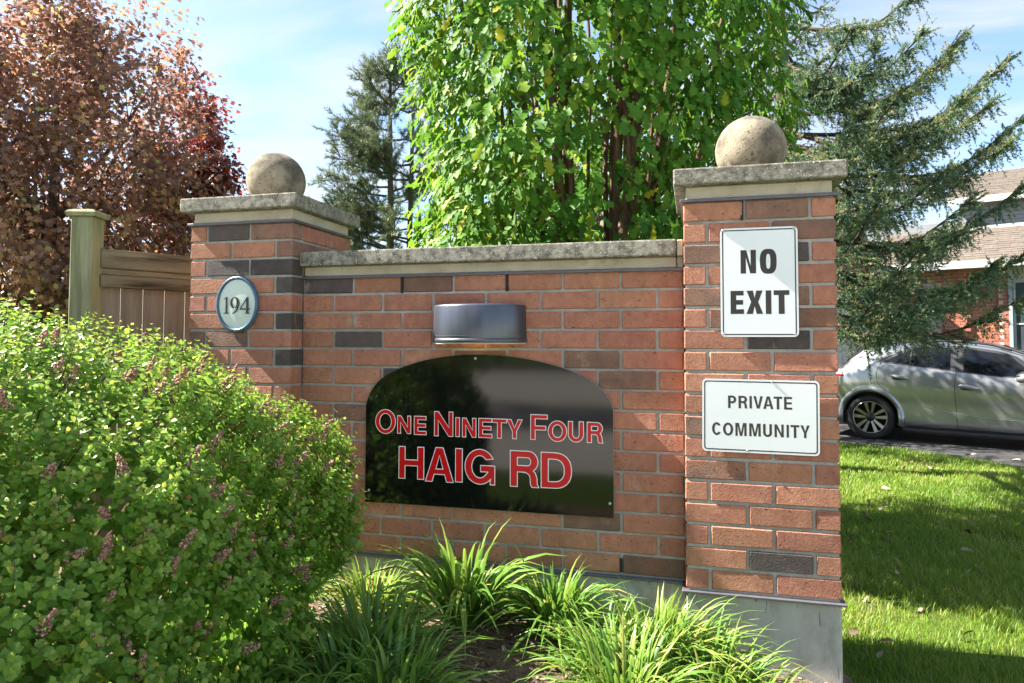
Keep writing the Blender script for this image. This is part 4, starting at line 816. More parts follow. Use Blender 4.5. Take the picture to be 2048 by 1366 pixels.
# ------------------------------------------------ pine between the left pillar and the oak
def pine():
    D = 12.5; B = cw((775-1024)/F*D, D); t = empty('pine_tree', tuple(B), 'tall sparse pine with tufted needles between the stone ball and the oak', 'tree'); A = Acc(); segs = []
    top = at(775, 95, D)[2]
    A.tube(cat_rom([B, B+np.array([.05, 0, 2]), B+np.array([0, 0, top])], 12), np.linspace(0.15, 0.02, 12), 8)
    A.tube(cat_rom([B+rt0*0.33, B+rt0*0.36+np.array([0, 0, 2]), B+rt0*0.45+np.array([0, 0, top-.3])], 12), np.linspace(0.11, 0.02, 12), 8)
    r_ = np.random.default_rng(4)
    for i in range(74):
        z = r_.uniform(1.5, top-0.15); h = (z-1.5)/(top-1.5); L_ = (1.55-1.2*h**1.5)*r_.uniform(0.7, 1.05)
        a = r_.uniform(0, 6.283)
        if i % 2 == 0: a = math.atan2(-rt0[1], -rt0[0])+r_.normal(0, 0.45)
        o = np.array([math.cos(a), math.sin(a), 0]); b = B+np.array([0, 0, z-0.35*L_])+rt0*(0.37 if i % 3 == 0 else 0)+r_.normal(0, .03, 3); e_ = b+o*L_+np.array([0, 0, L_*r_.uniform(0.25, 0.75)])
        P = cat_rom([b, b*0.5+e_*0.5-np.array([0, 0, 0.10*L_]), e_], 10); A.tube(P, np.linspace(0.025, 0.006, 10), 5)
        for j in range(38):
            k = r_.integers(3, 10); d = nrm(o*0.7+r_.normal(0, 0.6, 3)+np.array([0, 0, 0.45])); l2 = r_.uniform(0.12, 0.38)*(0.6+0.6*k/9); q = P[k]; w_ = q+d*l2
            A.tube(np.array([q, w_]), [0.006, 0.004], 4, cap=False); ti = r_.uniform(0.2, 0.85)
            segs.append((q+d*l2*0.45, w_+d*0.03, ti))
            if r_.random() < 0.8: d2 = nrm(d+r_.normal(0, .45, 3)); segs.append((q+d*l2*0.6, q+d*l2*0.6+d2*0.17, ti))
    A.V = [v-B[None] for v in A.V]; link('trunk', A.mesh('trunk', True), 'barkgrey', t)
    needle_twigs('needles', t, B, segs, 32, 0.09, 0.0085, 'pine', 0.8, 3)
pine()

# ------------------------------------------------ spruce behind the right pillar
def spruce():
    D = 8.0; B = cw((1565-1024)/F*D, D); t = empty('spruce_tree', tuple(B), 'blue green spruce with long drooping branches behind the right pillar', 'tree'); A = Acc(); segs = []
    r_ = np.random.default_rng(8); top = 8.0
    A.tube(cat_rom([B, B+np.array([.03, 0, 3]), B+np.array([0, 0, top])], 14), np.linspace(0.17, 0.02, 14), 9)
    def branch(e_, z0, dens=1.0, sag=0.16, hang=0.55, bare=0.15, r0=0.03):
        b = B+np.array([0, 0, z0]); v = e_-b; L_ = np.linalg.norm(v); o = nrm(v*np.array([1, 1, 0])); s_ = np.array([-o[1], o[0], 0])
        P = cat_rom([b, b+v*0.35-np.array([0, 0, sag*L_*0.7]), b+v*0.7-np.array([0, 0, sag*L_]), e_], 22); A.tube(P, np.linspace(r0, 0.006, 22), 5)
        nsec = int(L_*33*dens)
        for j in range(nsec):
            f = bare+(1-bare)*r_.random()**0.8; k = min(20, int(f*21)); q = P[k]+(P[k+1]-P[k])*(f*21-k); tg = nrm(P[k+1]-P[k]); sg = r_.choice([-1, 1]); l2 = (0.10+0.50*(1-f)**0.8)*r_.uniform(0.5, 1.15)
            d = nrm(tg*0.85+s_*sg*r_.uniform(0.35, 0.95)+np.array([0, 0, r_.normal(-0.05, 0.18)]))
            n2 = max(2, int(l2/0.062)); w_ = q+d*l2-np.array([0, 0, 0.10*l2]); ti = r_.uniform(0.15, 0.8)
            A.tube(np.array([q, (q+w_)/2+np.array([0, 0, 0.02]), w_]), [0.005, 0.004, 0.002], 3, cap=False)
            segs.append((q+(w_-q)*0.25, w_+d*0.03, ti+0.1))
            for m in range(n2):      # side shoots and hanging sprays
                g_ = r_.uniform(0.15, 1); p_ = q+(w_-q)*g_; side = np.cross(d, [0, 0, 1.0])*r_.choice([-1, 1])
                if r_.random() < hang: dd = nrm(d*0.35+side*0.35+np.array([0, 0, -1.0])+r_.normal(0, .2, 3)); l3 = r_.uniform(0.10, 0.24)
                else: dd = nrm(d*0.8+side*0.7+np.array([0, 0, 0.12])+r_.normal(0, .15, 3)); l3 = r_.uniform(0.08, 0.18)
                segs.append((p_, p_+dd*l3, ti-0.08 if dd[2] < -.4 else ti+0.12))
        for m in range(5):
            d = nrm(nrm(P[-1]-P[-2])+s_*r_.normal(0, .5)+np.array([0, 0, r_.uniform(0, 0.5)])); segs.append((P[-2], P[-2]+d*r_.uniform(0.10, 0.22), 0.75))
        for m in range(int(22*dens)):   # bare dead twigs near the trunk
            k = r_.integers(2, 11); d = nrm(r_.normal(0, 1, 3)+np.array([0, 0, -0.6])); A.tube(np.array([P[k], P[k]+d*r_.uniform(0.1, 0.3)]), [0.003, 0.0015], 3, cap=False)
    tips = [(1935, 62, 7.4, 4.1, .9), (2018, 118, 7.7, 3.9, 1.4), (1985, 205, 6.9, 3.75, 1.1), (1900, 110, 6.6, 4.3, 1.2), (1930, 200, 6.2, 3.8, 1.1), (1975, 150, 7.0, 3.7, .9), (2055, 232, 7.6, 3.5, 1.5), (2020, 285, 6.8, 3.35, 1.2), (1830, -10, 7.3, 5.2, 1), (1845, 70, 6.4, 4.6, 1), (1760, 90, 6.0, 4.7, 1), (1700, 60, 6.2, 4.8, 1), (1640, 120, 6.6, 4.5, .9),
            (1800, 190, 6.0, 4.0, 1), (1720, 230, 5.9, 3.9, 1), (1905, 330, 6.2, 3.1, 1), (1800, 320, 5.8, 3.25, .9), (2050, 372, 6.9, 2.7, 1.1), (1950, 395, 6.1, 2.8, .9), (1760, 400, 5.7, 2.75, .7), (1910, 465, 6.0, 2.5, 1.1), (2060, 505, 6.6, 2.3, 1), (1990, 530, 5.9, 2.2, 1.1), (1850, 490, 5.8, 2.3, .75), (2060, 590, 6.3, 2.0, .8), (1880, 585, 5.7, 2.0, .8), (1775, 570, 5.7, 2.1, .55),
            (1590, 200, 7.2, 4.3, .9), (1570, 290, 7.4, 3.6, .9), (1600, 60, 7.6, 5.0, .9), (1580, 330, 7.0, 3.0, .8)]
    for px, py, dd, z0, de in tips: branch(at(px, py, dd), z0, de)
    for i in range(26):      # the far side and the top
        z = r_.uniform(2.2, 7.5); a = math.atan2(FH[1], FH[0])+r_.uniform(-1.2, 1.2) if z < 5.2 else r_.uniform(0, 6.283); L_ = (2.3-0.26*z)*r_.uniform(0.7, 1); branch(B+np.array([math.cos(a)*L_, math.sin(a)*L_, z-0.15]), z, 0.45)
    A.V = [v-B[None] for v in A.V]; link('trunk', A.mesh('trunk', True), 'sprucebark', t)
    needle_twigs('needles', t, B, segs, 36, 0.027, 0.0092, 'spruce', 0.62, 5, 0.25)
spruce()

# ------------------------------------------------ things only the black sign mirrors: a dense cedar, plus far trees added to hide the sky band
def mirror_tree():
    for (x, y, rr, hh, seed, lb) in ((-5.3, -10.5, 2.5, 7.5, 21, 'dense dark cedar across the street, mirrored in the black sign'), (-9.5, -37, 5, 11, 22, 'broad dark tree added far across the street to hide sky in the sign'), (-17, -37, 5, 12, 23, 'second dark tree added far across the street, left of the broad one'), (-1.5, -38, 5, 10, 24, 'third dark tree added far across the street, right of the broad one')):
        r_ = np.random.default_rng(seed); B = np.array([x, y, 0.0]); t = empty('cedar_tree', tuple(B), lb, 'tree'); A = Acc(); A.tube([(0, 0, 0), (0, 0, hh*.8)], [0.2, 0.05], 8); link('trunk', A.mesh('trunk', True), 'barkgrey', t)
        n = 7000; z = r_.uniform(0.1, 1, n)*hh; a = r_.uniform(0, 6.283, n); k = 1-0.4*r_.random(n)**2; rad = rr*(1-0.55*(z/hh)**2)*k*(1+.12*np.sin(4*a+3*z))
        P = np.stack([np.cos(a)*rad, np.sin(a)*rad, z], -1); o = nrm(P*np.array([1, 1, 0])); me = scatter_mesh('foliage', DIAM, P, frames(nrm(o+r_.normal(0, .7, (n, 3))), nrm(o+r_.normal(0, .6, (n, 3)))), r_.uniform(0.14, 0.27, n)*(1 if rr < 4 else 3), r_.random(n)); tag(link('foliage', me, 'hedge', t), kind='stuff')
mirror_tree()

#PART3
# ================================================================== HOUSE
M['housebrick'] = mk('housebrick', (0.40, 0.15, 0.10), (0.31, 0.11, 0.075), 12, 0.9, spec=0.2, rnd=0.2, hue=0.01, bump=(60, 0.4, 0.004))
M['housemortar'] = mk('housemortar', (0.46, 0.40, 0.35), rough=0.95)
M['shingle'] = mk('shingle', (0.125, 0.105, 0.09), (0.09, 0.077, 0.067), 3.0, 0.95, spec=0.1, bump=(90, 0.5, 0.004), c3=(0.16, 0.135, 0.115), scale3=6, cut3=(0.5, 0.7))
M['siding'] = mk('siding', (0.20, 0.215, 0.235), (0.18, 0.195, 0.215), 4, 0.7)
M['trim'] = mk('trim', (0.42, 0.43, 0.44), rough=0.6)
M['greytrim'] = mk('greytrim', (0.30, 0.34, 0.36), (0.26, 0.30, 0.32), 6, rough=0.6)
M['garage'] = mk('garage', (0.50, 0.49, 0.46), (0.47, 0.46, 0.43), 3, rough=0.6)
M['glass'] = mk('glass', (0.05, 0.06, 0.07), rough=0.04, spec=0.9)
M['curtain'] = mk('curtain', (0.5, 0.5, 0.48), rough=0.8)
M['iron'] = mk('iron', (0.012, 0.012, 0.014), rough=0.4)
HRZ = math.atan2(hu[1], hu[0])
def house():
    o0 = hp(0, 0); H = empty('brick_house', tuple(o0), 'red brick house with beige shingle roof and garage behind the spruce', 'house', rz=HRZ)
    def b(nm, x0, x1, y0, y1, z0, z1, mat, bev=0.0, par=None):
        c = Vector(((x0+x1)/2, (y0+y1)/2, (z0+z1)/2)); 
        if par is not None: c -= par.location
        return link(nm, box_mesh(nm, x1-x0, y1-y0, z1-z0, bev), mat, par or H, c)
    GX, CY = -2.2, 10.7
    # main front wall with openings; the mortar is the wall body, every brick is set into it
    wall = b('wall', GX, 7.0, CY+0.012, CY+0.3, 0, 3.75, 'housemortar')
    ops = [(-1.13, -0.53, 0.9, 3.05), (1.08, 2.1, 0.5, 3.1)]
    random.seed(5); rh = 0.089; bl = 0.235; mes = [box_mesh('brick', bl-.012, 0.09, rh-.012, 0.003) for _ in range(3)]
    [m.materials.append(M['housebrick']) for m in mes]; short = {}
    k = 0
    for r_ in range(14, 41):
        z = r_*rh; x = GX-(bl/2 if r_ % 2 else 0)
        while x < 1.05:
            a, c = max(x, GX), min(x+bl, 1.06)
            for (p, q, lo, hi) in ops:
                if lo-.03 < z < hi+.02:
                    if a < p < c: c = p
                    elif p <= a < q: a = min(q, c)
            rec = 0.10 if 0.05 < (a+c)/2 < 0.77 else 0.0
            if c-a > 0.05:
                L_ = round(c-a-.012, 2); me = mes[random.randrange(3)] if abs(L_-(bl-.012)) < .01 else short.get(L_)
                if me is None: me = short[L_] = box_mesh('brick', L_, 0.09, rh-.012, 0.003); me.materials.append(M['housebrick'])
                link('brick', me, None, H, ((a+c)/2, CY+0.045-0.10+rec, z+rh/2)); k += 1
            x += bl
    # recessed porch side is darker only because it lies back; projecting piers carry the wall forward
    b('pier_backing', GX, 0.05, CY-0.09, CY+0.010, 0, 3.7, 'housemortar'); b('pier_backing', 0.77, 1.06, CY-0.09, CY+0.010, 0, 3.7, 'housemortar')
    for (p, q, lo, hi) in ops:
        w_ = b('window', p+.02, q-.02, CY-0.075-.03, CY-0.045-.03, lo+.02, hi-.02, 'glass'); cx = (p+q)/2
        for (nm, x0, x1, z0, z1) in (('frame', p, p+.055, lo, hi), ('frame', q-.055, q, lo, hi), ('frame', p+.055, q-.055, hi-.06, hi), ('frame', p+.055, q-.055, lo, lo+.06), ('mullion', cx-.03, cx+.03, lo+.06, hi-.06), ('mullion', p+.055, cx-.03, 1.95, 1.99), ('mullion', cx+.03, q-.055, 1.95, 1.99)):
            b(nm, x0, x1, CY-0.125, CY-0.07, z0, z1, 'greytrim' if nm == 'frame' else 'trim', 0, w_)
    b('downspout', 0.99, 1.07, CY-0.19, CY-0.115, 0.1, 3.6, 'greytrim')
    b('house_number_plate', 0.30, 0.42, CY-0.02, CY+0.0, 1.35, 1.5, 'greytrim')
    # garage wing: gable wall faces along the driveway
    gw = b('garage_wall', GX-0.3, GX-0.012, 1.2, CY, 0, 3.4, 'housemortar')
    A = Acc(); gy0, gy1, apex, az_ = 0.9, 10.4, 5.6, 5.2
    def rake(y): return az_-(abs(y-apex)/(gy1-apex))*(az_-3.4) if y > apex else az_-(abs(y-apex)/(apex-gy0))*(az_-3.4)
    r_ = 0
    z = 0.0
    while z < 5.1:
        y = 1.2-(bl/2 if r_ % 2 else 0)
        while y < CY:
            a, c = max(y, 1.2), min(y+bl, CY-.02)
            if c-a > .05 and rake((a+c)/2) > z+rh and not (4.2 < (a+c)/2 < 9.75 and z < 2.75): A.box((GX-0.055, (a+c)/2, z+rh/2), 0.09, c-a-.012, rh-.012)
            y += bl
        z += rh; r_ += 1
    tag(link('gable_bricks', A.mesh('gable_bricks'), 'housebrick', H), kind='stuff')
    V = [(GX-.3, gy0+.2, 3.3), (GX-.3, gy1-.1, 3.3), (GX-.3, apex, az_-.1), (GX-.014, gy0+.2, 3.3), (GX-.014, gy1-.1, 3.3), (GX-.014, apex, az_-.1)]
    link('gable_backing', mesh_np('gable_backing', V, [np.array([[0, 1, 2], [3, 5, 4]]), np.array([[0, 3, 4, 1], [1, 4, 5, 2], [2, 5, 3, 0]])]), 'housemortar', H)
    gd = b('garage_door', GX-0.01, GX+0.02, 4.35, 9.3, 0.02, 2.45, 'garage')
    for i in range(4):
        for j in range(9):
            y0 = 4.42+j*0.54; z0 = 0.08+i*0.59; b('door_panel', GX+0.021, GX+0.035, y0, y0+.46, z0, z0+.49, 'garage', 0.008, gd)
    b('door_frame', GX+0.0, GX+0.05, 9.31, 9.75, 0, 2.75, 'greytrim'); b('door_frame', GX+0.0, GX+0.05, 4.2, 9.305, 2.46, 2.75, 'garage'); b('meter_box', GX+0.051, GX+0.12, 9.42, 9.58, 1.55, 1.85, 'siding', .01)
    # rakes and garage roof
    for (ya, yb) in ((gy1+.25, apex), (gy0-.25, apex)):
        za, zb_ = rake(ya)+.12, az_+.12; A = Acc(); d = nrm(np.array([0, yb-ya, zb_-za])); A.tube([(GX+0.25, ya, za), (GX+0.25, yb, zb_)], 0.09, 4); link('rake_board', A.mesh('rake_board'), 'greytrim', H)
        V = [(GX+.3, ya, za+.1), (GX+.3, yb, zb_+.1), (GX-9, yb, zb_+.1), (GX-9, ya, za+.1)]; V += [(x, y, z-.06) for x, y, z in V]
        link('garage_roof', mesh_np('garage_roof', V, np.array([[0, 1, 2, 3], [7, 6, 5, 4], [0, 4, 5, 1], [1, 5, 6, 2], [2, 6, 7, 3], [3, 7, 4, 0]])), 'shingle', H)
    # roofs over the main front: courses of separate shingles
    def roof(nm, x0, x1, y0, z0, y1, z1):
        V = [(x0, y0, z0), (x1, y0, z0), (x1, y1, z1), (x0, y1, z1)]; V += [(x, y, z-.12) for x, y, z in V]
        rf = link(nm, mesh_np(nm, V, np.array([[0, 1, 2, 3], [7, 6, 5, 4], [0, 4, 5, 1], [1, 5, 6, 2], [2, 6, 7, 3], [3, 7, 4, 0]])), 'shingle', H)
        A = Acc(); n = nrm(np.array([0, -(z1-z0), (y1-y0)])); s = nrm(np.array([0, y1-y0, z1-z0])); L_ = math.hypot(y1-y0, z1-z0); ex = 0.145; rr = 0
        R3 = np.stack([np.array([1, 0, 0]), s, n], -1)
        rot = R3@np.array([[1, 0, 0], [0, math.cos(-.05), -math.sin(-.05)], [0, math.sin(-.05), math.cos(-.05)]])
        q = 0.0
        while q < L_:
            x = x0-(0.16 if rr % 2 else 0)
            while x < x1:
                w_ = random.uniform(.24, .36); a, c = max(x, x0), min(x+w_, x1)
                if c > a+.02: A.box(np.array([(a+c)/2, y0, z0])+s*(q+ex/2)+n*(.012+random.uniform(0, .006)), c-a-.006, ex+.03, .010, rot, random.random())
                x += w_
            q += ex; rr += 1
        tag(link('shingles', A.mesh('shingles'), 'shingle', rf), kind='stuff')
    roof('lower_roof', GX+.0, 7.2, CY-0.62, 3.62, CY+1.35, 4.72)
    b('fascia', GX, 7.2, CY-0.66, CY-0.63, 3.44, 3.64, 'trim'); b('soffit', GX, 7.2, CY-0.62, CY+0.01, 3.46, 3.49, 'trim')
    b('upper_wall', -0.2, 7.0, CY+1.36, CY+4, 4.6, 5.5, 'siding')
    for i in range(6): b('siding_board', -0.22, 7.0, CY+1.335, CY+1.358, 4.82+i*.11, 4.82+i*.11+.10, 'siding')
    b('trim_board', -0.25, 7.05, CY+1.28, CY+1.356, 4.66, 4.80, 'trim'); b('fascia', -0.5, 7.2, CY+0.98, CY+1.02, 5.42, 5.60, 'trim')
    roof('upper_roof', -0.5, 7.2, CY+1.02, 5.58, CY+3.6, 6.75)
    b('back_wall', GX-9, 7.0, CY+4, CY+8, 0, 5.4, 'siding')
    # lantern beside the garage
    lt = hp(-1.66, CY-0.11, 2.02); T = empty('wall_lantern', tuple(lt), 'small black wall lantern on the brick between the garage and window', 'lantern', rz=HRZ)
    def ring(pr, n=6):
        V = [(r_*math.cos(a), -0.14+r_*math.sin(a), z) for r_, z in pr for a in np.linspace(0, 6.283, n, endpoint=False)]; return V, np.array([(i*n+j, i*n+(j+1) % n, (i+1)*n+(j+1) % n, (i+1)*n+j) for i in range(len(pr)-1) for j in range(n)])
    V, Q = ring([(.012, .20), (.03, .19), (.11, .10), (.115, .09), (.10, .085)]); link('cap', mesh_np('cap', V, Q), 'iron', T)
    V, Q = ring([(.095, .085), (.06, -.12)]); link('glass_body', mesh_np('glass_body', V, Q), 'curtain', T)
    V, Q = ring([(.063, -.115), (.06, -.14), (.03, -.17), (.01, -.22), (.002, -.25)]); link('finial', mesh_np('finial', V, Q), 'iron', T)
    for a in np.linspace(0, 6.283, 6, endpoint=False):
        A = Acc(); A.tube([(.098*math.cos(a), -.14+.098*math.sin(a), .085), (.063*math.cos(a), -.14+.063*math.sin(a), -.12)], .006, 4); link('bar', A.mesh('bar'), 'iron', T)
    A = Acc(); A.tube([(0, 0, .05), (0, -.05, .16), (0, -.14, .20)], .010, 5); link('bracket', A.mesh('bracket'), 'iron', T)
house()

# ================================================================== CAR
M['paint'] = mk('paint', (0.32, 0.33, 0.35), (0.335, 0.345, 0.365), 200, rough=0.32, metal=0.75, coat=1.0)
M['tyre'] = mk('tyre', (0.018, 0.018, 0.019), rough=0.85, bump=(80, 0.3, 0.003))
M['alloy'] = mk('alloy', (0.26, 0.25, 0.235), rough=0.3, metal=0.9)
M['alloydark'] = mk('alloydark', (0.02, 0.02, 0.022), rough=0.4, metal=0.3)
M['plastic'] = mk('plastic', (0.018, 0.018, 0.02), rough=0.5)
M['carglass'] = mk('carglass', (0.006, 0.007, 0.009), rough=0.02, spec=0.45)
M['chrome'] = mk('chrome', (0.6, 0.61, 0.62), rough=0.12, metal=1.0)
M['lens'] = mk('lens', (0.25, 0.008, 0.01), rough=0.1)
def car():
    T = empty('parked_car', tuple(CARP), 'silver compact crossover car parked on the driveway, half hidden by the right pillar', 'car', rz=HRZ)
    W = 1.84
    kb = ([-.76, -.72, -.62, -.45, -.3, .1, .55, 1.1, 1.6, 2.0, 2.35, 2.8, 3.2, 3.45, 3.6], [.72, .86, .97, 1.055, 1.10, 1.165, 1.115, 1.045, .99, .97, .97, .93, .86, .74, .62])
    kr = ([-.76, -.72, -.62, -.45, -.30, -.10, .2, .7, 1.2, 1.6, 1.9, 2.2, 2.35, 2.8, 3.2, 3.45, 3.6], [.75, .89, 1.0, 1.08, 1.20, 1.35, 1.415, 1.44, 1.425, 1.36, 1.25, 1.09, 1.0, .955, .885, .76, .64])
    zb = lambda x: np.interp(x, *kb); zr = lambda x: np.interp(x, *kr)
    inn = lambda x: np.interp(x, [-.76, -.62, -.38, 0, 2.8, 3.2, 3.45, 3.6], [.24, .11, .03, 0, 0, .05, .16, .36])
    inr = lambda x: np.interp(x, [-.76, -.5, -.2, .2, 1.6, 2.2, 2.4, 3.6], [.10, .18, .24, .26, .26, .22, .16, .14])
    def sect(x):
        B_, R_ = zb(x), zr(x); i0, ir = inn(x), inr(x); mid = .30+.62*(B_-.30)
        pts = [(.13+i0, .20), (.05+i0, .26), (.022+i0, .33), (.052+i0, .50), (.03+i0, .62), (-.002+i0, .30+(B_-.30)*.62), (.004+i0, B_-.14), (.03+i0, B_-.05), (.065+i0, B_), (.065+i0+(ir-.065)*.45, B_+(R_-B_)*.5), (ir+i0, R_), (ir+.10+i0*.8, R_+.035), (.60, R_+.065), (.92, R_+.075)]
        pts = [(min(y, .92), max(z, .20)) for y, z in pts]; zz = [p[1] for p in pts]
        for k in range(1, len(pts)):
            if pts[k][1] < pts[k-1][1]: pts[k] = (pts[k][0], pts[k-1][1]+.002)
        return pts
    def arch(x):
        best = 0
        for xc in (0, 2.64):
            if abs(x-xc) < .40: best = max(best, .335+math.sqrt(.40**2-(x-xc)**2))
        return best
    def side_y(x, z):
        p = sect(x); return float(np.interp(z, [q[1] for q in p], [q[0] for q in p]))
    xs = sorted(set(list(np.round(np.linspace(-.76, 3.6, 76), 4))+[-.40, .40, 2.24, 3.04, -.399, .399, 2.241, 3.039]))
    V = []; m = 14
    for x in xs:
        p = sect(x); a = arch(x); half = []
        for y, z in p:
            if z < a: half.append((side_y(x, a), a))
            else: half.append((y, z))
        V += [(x, y, z) for y, z in half]+[(x, W-y, z) for y, z in half[-2::-1]]
    rw = 2*m-1; Q = [(i*rw+j, (i+1)*rw+j, (i+1)*rw+j+1, i*rw+j+1) for i in range(len(xs)-1) for j in range(rw-1)]
    n_ = len(xs); caps = [tuple(range(rw)), ]
    me = mesh_np('body', V, np.array(Q), smooth=True); link('body', me, 'paint', T)
    for x, nm in ((-.76, 'rear_bumper'), (3.6, 'front_bumper')):
        yy0, yy1 = sect(x)[5][0], W-sect(x)[5][0]; link(nm, box_mesh(nm, .12, yy1-yy0+.1, .48, .05, 3), 'plastic', T, (x+(.03 if x < 0 else -.03), W/2, .46))
    link('underbody', box_mesh('underbody', 4.1, 1.5, .25, .03), 'plastic', T, (1.36, W/2, .32))
    # glazing panes follow the side surface
    def pane(nm, x0, x1, lo, hi, off, mat, n=18, far=False):
        V = []; 
        for x in np.linspace(x0, x1, n):
            a, b_ = lo(x), max(hi(x), lo(x)+.004)
            for z in np.linspace(a, b_, 5): V.append((x, side_y(x, z)-off, z))
        Q = [(i*5+j, (i+1)*5+j, (i+1)*5+j+1, i*5+j+1) for i in range(n-1) for j in range(4)]
        return link(nm, mesh_np(nm, V, np.array(Q), smooth=True), mat, T)
    pane('window_surround', .12, 2.06, lambda x: zb(x)+.008, lambda x: min(zr(x)-.012, zb(x)+.02+(x-.10)*.62, zb(x)+.02+(2.10-x)*.95), .003, 'plastic', 40)
    w1 = pane('window', .20, .53, lambda x: zb(x)+.028, lambda x: min(zr(x)-.04, zb(x)+.03+(x-.19)*.60), .007, 'carglass')
    w2 = pane('window', .555, 1.04, lambda x: zb(x)+.026, lambda x: zr(x)-.04, .007, 'carglass')
    w3 = pane('window', 1.20, 2.0, lambda x: zb(x)+.026, lambda x: min(zr(x)-.045, zb(x)+.03+(2.03-x)*.90), .007, 'carglass', 24)
    def top_pane(nm, x0, x1):
        V = []; 
        for x in np.linspace(x0, x1, 12):
            p = sect(x); y0 = p[11][0]-.05
            for y in np.linspace(y0, W-y0, 9): V.append((x, y, float(np.interp(min(y, W-y), [p[10][0], p[11][0], .60, .92], [p[10][1], p[11][1], p[12][1], p[13][1]]))+.005))
        Q = [(i*9+j, (i+1)*9+j, (i+1)*9+j+1, i*9+j+1) for i in range(11) for j in range(8)]; link(nm, mesh_np(nm, V, np.array(Q), smooth=True), 'carglass', T)
    top_pane('windscreen', 1.62, 2.33); top_pane('rear_window', -.44, -.14)
    def line(nm, pts, r_=.0035, mat='plastic', off=.0005, n=26):
        P = cat_rom(pts, n); A = Acc(); A.tube([(x, side_y(x, z)-off, z) for x, z in P], r_, 5); return link(nm, A.mesh(nm), mat, T)
    line('door_seam', [(.16, 1.16), (.11, 1.02), (.13, .84), (.25, .73), (.38, .60), (.45, .42), (.47, .26)])
    line('door_seam', [(1.115, 1.05), (1.10, .8), (1.11, .5), (1.125, .25)]); line('door_seam', [(2.06, .96), (2.15, .75), (2.12, .45), (2.05, .26)])
    line('sill_trim', [(.50, .245), (1.2, .235), (2.18, .225)], .022, 'plastic', .006)
    line('body_crease', [(.46, .64), (.9, .50), (1.4, .43), (2.2, .40)], .006, 'paint', -.002)
    for s_ in (0, 1):
        P = cat_rom([(.02, 1.405), (.45, 1.448), (1.0, 1.458), (1.45, 1.42), (1.75, 1.335)], 20); A = Acc(); A.tube([(x, (lambda y: y if not s_ else W-y)(side_y(x, zr(x))+.035), z+.022) for x, z in P], .016, 6); link('roof_rail', A.mesh('roof_rail', True), 'plastic', T)
    V = [(-.36, .25, 1.17), (.02, .27, 1.415), (-.22, .27, 1.425), (-.36, W-.25, 1.17), (.02, W-.27, 1.415), (-.22, W-.27, 1.425)]
    link('spoiler', mesh_np('spoiler', V, [np.array([[0, 1, 2], [3, 5, 4]]), np.array([[0, 3, 4, 1], [1, 4, 5, 2], [2, 5, 3, 0]])]), 'plastic', T)
    V = []; 
    for x in np.linspace(-.66, -.36, 8):
        for z in (.925+.03*(x+.66)/.32, .975-.0*(x+.66)): V.append((x, side_y(x, z)-.008, z))
    link('tail_light', mesh_np('tail_light', V, np.array([(i*2, i*2+2, i*2+3, i*2+1) for i in range(7)])), 'lens', T)
    for x, z in ((.42, .955), (1.27, .845)):
        bm = bmesh.new(); bmesh.ops.create_uvsphere(bm, u_segments=20, v_segments=12, radius=1)
        for v in bm.verts: v.co = Vector((v.co.x*.125, v.co.y*.03, v.co.z*.032-.02*v.co.x))
        hd = link('door_handle', bm_mesh('door_handle', bm, True), 'paint', T, (x, side_y(x, z)-.012, z))
        bm = bmesh.new(); bmesh.ops.create_uvsphere(bm, u_segments=16, v_segments=8, radius=1)
        for v in bm.verts: v.co = Vector((v.co.x*.10, v.co.y*.02, v.co.z*.022))
        link('recess', bm_mesh('recess', bm, True), 'plastic', hd, (-.01, .012, -.022))
    bm = bmesh.new(); bmesh.ops.create_uvsphere(bm, u_segments=24, v_segments=14, radius=1)
    for v in bm.verts: v.co = Vector((v.co.x*.13-(.03 if v.co.x > 0 else 0), v.co.y*.11, v.co.z*.075+.02*v.co.x))
    mr = link('side_mirror', bm_mesh('side_mirror', bm, True), 'paint', T, (1.93, -.10, 1.00))
    bm = bmesh.new(); bmesh.ops.create_uvsphere(bm, u_segments=20, v_segments=10, radius=1)
    for v in bm.verts: v.co = Vector((v.co.x*.125, v.co.y*.105, max(v.co.z, 0.05)*.082))
    link('mirror_cap', bm_mesh('mirror_cap', bm, True), 'plastic', mr, (0, 0, .004))
    A = Acc(); A.tube([(.03, 0, -.05), (.10, .10, -.07), (.12, .16, -.08)], [.04, .035, .03], 8); link('mirror_arm', A.mesh('mirror_arm', True), 'paint', mr)
    # wheel arches and wheels
    for xc in (0, 2.64):
        V = []; an = np.linspace(R(-14), R(194), 34)
        for a in an:
            for rr, off in ((.385, .05), (.392, -.016), (.43, -.022), (.465, -.004), (.47, .01)):
                x, z = xc+rr*math.cos(a), .335+rr*math.sin(a); zq = min(max(z, .24), zb(x)-.05); V.append((x, side_y(x, zq)+off if off < .04 else side_y(x, zq)+.10, z))
        Q = [(i*5+j, i*5+j+1, (i+1)*5+j+1, (i+1)*5+j) for i in range(33) for j in range(4)]; link('wheel_arch', mesh_np('wheel_arch', V, np.array(Q), smooth=True), 'paint', T)
        A = Acc(); an = np.linspace(0, 6.283, 32); V = [(xc, .34, .335)]+[(xc+.42*math.cos(a), .34, .335+.42*math.sin(a)) for a in an]; link('wheel_well', mesh_np('wheel_well', V, np.array([(0, i, i+1) for i in range(1, 32)])), 'plastic', T)
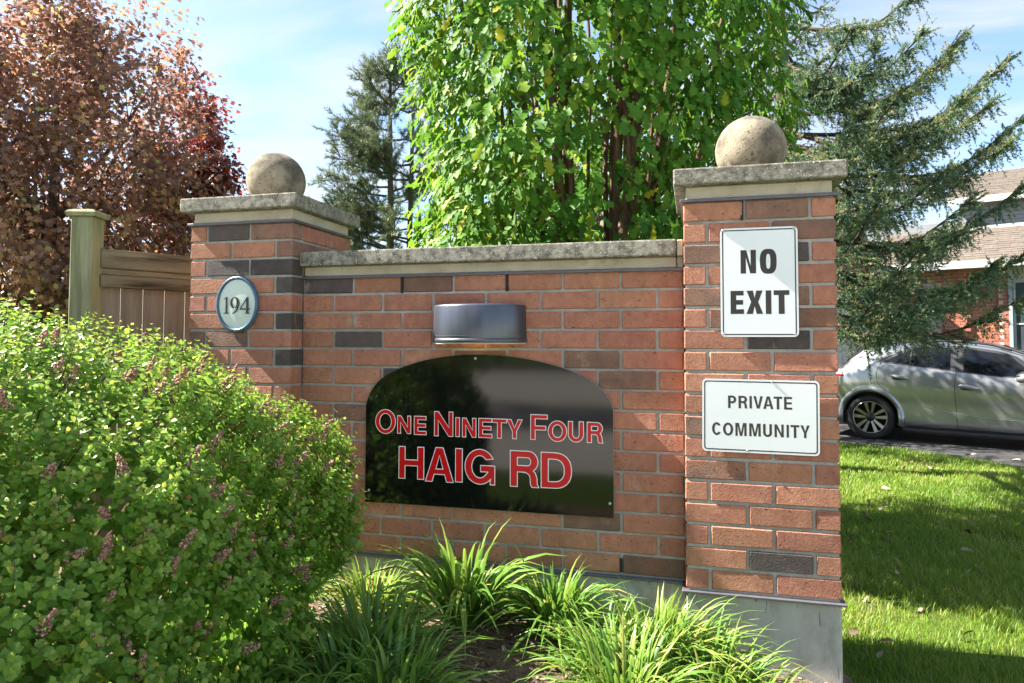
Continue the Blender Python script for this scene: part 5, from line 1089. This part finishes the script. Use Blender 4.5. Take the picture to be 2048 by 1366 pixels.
        for y0, sg in ((.045, 1), (W-.045, -1)):
            wh = bpy.data.objects.new('wheel', None); COL.objects.link(wh); wh.parent = T; wh.location = (xc, y0, .335)
            def lathe(nm, pr, mat, n=48, smooth=True):
                V = [(r_*math.cos(a), sg*y, r_*math.sin(a)) for r_, y in pr for a in np.linspace(0, 2*np.pi, n, endpoint=False)]; Q = [(i*n+j, i*n+(j+1) % n, (i+1)*n+(j+1) % n, (i+1)*n+j) for i in range(len(pr)-1) for j in range(n)]
                return link(nm, mesh_np(nm, V, np.array(Q), smooth=smooth), mat, wh)
            lathe('tyre', [(.235, .03), (.245, .008), (.27, -.004), (.30, .0), (.322, .018), (.333, .045), (.335, .11), (.333, .18), (.32, .21), (.24, .22)], 'tyre')
            lathe('rim', [(.24, .012), (.236, .004), (.228, .006), (.222, .03), (.215, .10), (.06, .13), (.0, .13)], 'alloydark'); lathe('rim_lip', [(.243, .012), (.238, .001), (.228, .003), (.224, .016)], 'alloy')
            for i in range(10):
                a = i*2*math.pi/10+(.11 if i % 2 else -.11)*.0; da = .10 if i % 2 == 0 else -.10; A = Acc()
                c0, c1 = a, a+da*.6; r0, r1 = .05, .230; P0 = np.array([r0*math.cos(c0), sg*.028, r0*math.sin(c0)]); P1 = np.array([r1*math.cos(c1), sg*.006, r1*math.sin(c1)]); d = nrm(P1-P0); s_ = nrm(np.cross(d, [0, 1, 0]))
                V = [P0-s_*.013, P0+s_*.013, P1+s_*.027, P1-s_*.027]; V += [v+np.array([0, sg*.03, 0]) for v in V]
                link('spoke', mesh_np('spoke', V, np.array([[0, 1, 2, 3], [7, 6, 5, 4], [0, 4, 5, 1], [1, 5, 6, 2], [2, 6, 7, 3], [3, 7, 4, 0]])), 'alloy', wh)
            lathe('hub', [(.0, .012), (.03, .012), (.036, .018), (.06, .026), (.062, .05)], 'alloydark', 20)
            if xc > 1 and sg < 0: pass
    # seats seen through the glass
    return T
car()

# ------------------------------------------------ dry litter on the lawn
n = 70; D = rng.uniform(3.2, 9, n); px = rng.uniform(1700, 2060, n); P = CAM[None]+rt0[None]*((px-1024)/F*D)[:, None]+FH[None]*D[:, None]; P[:, 2] = rng.uniform(0.03, 0.055, n)
me = scatter_mesh('fallen_leaves', OAKL, P, frames(nrm(rng.normal(0, 1, (n, 3))*np.array([1, 1, .3])), nrm(rng.normal(0, .35, (n, 3))+np.array([0, 0, 1]))), rng.uniform(0.05, 0.09, n), rng.random(n))
tag(link('fallen_leaves', me, 'chip'), 'dry brown leaves scattered over the lawn grass', 'leaves', kind='stuff')
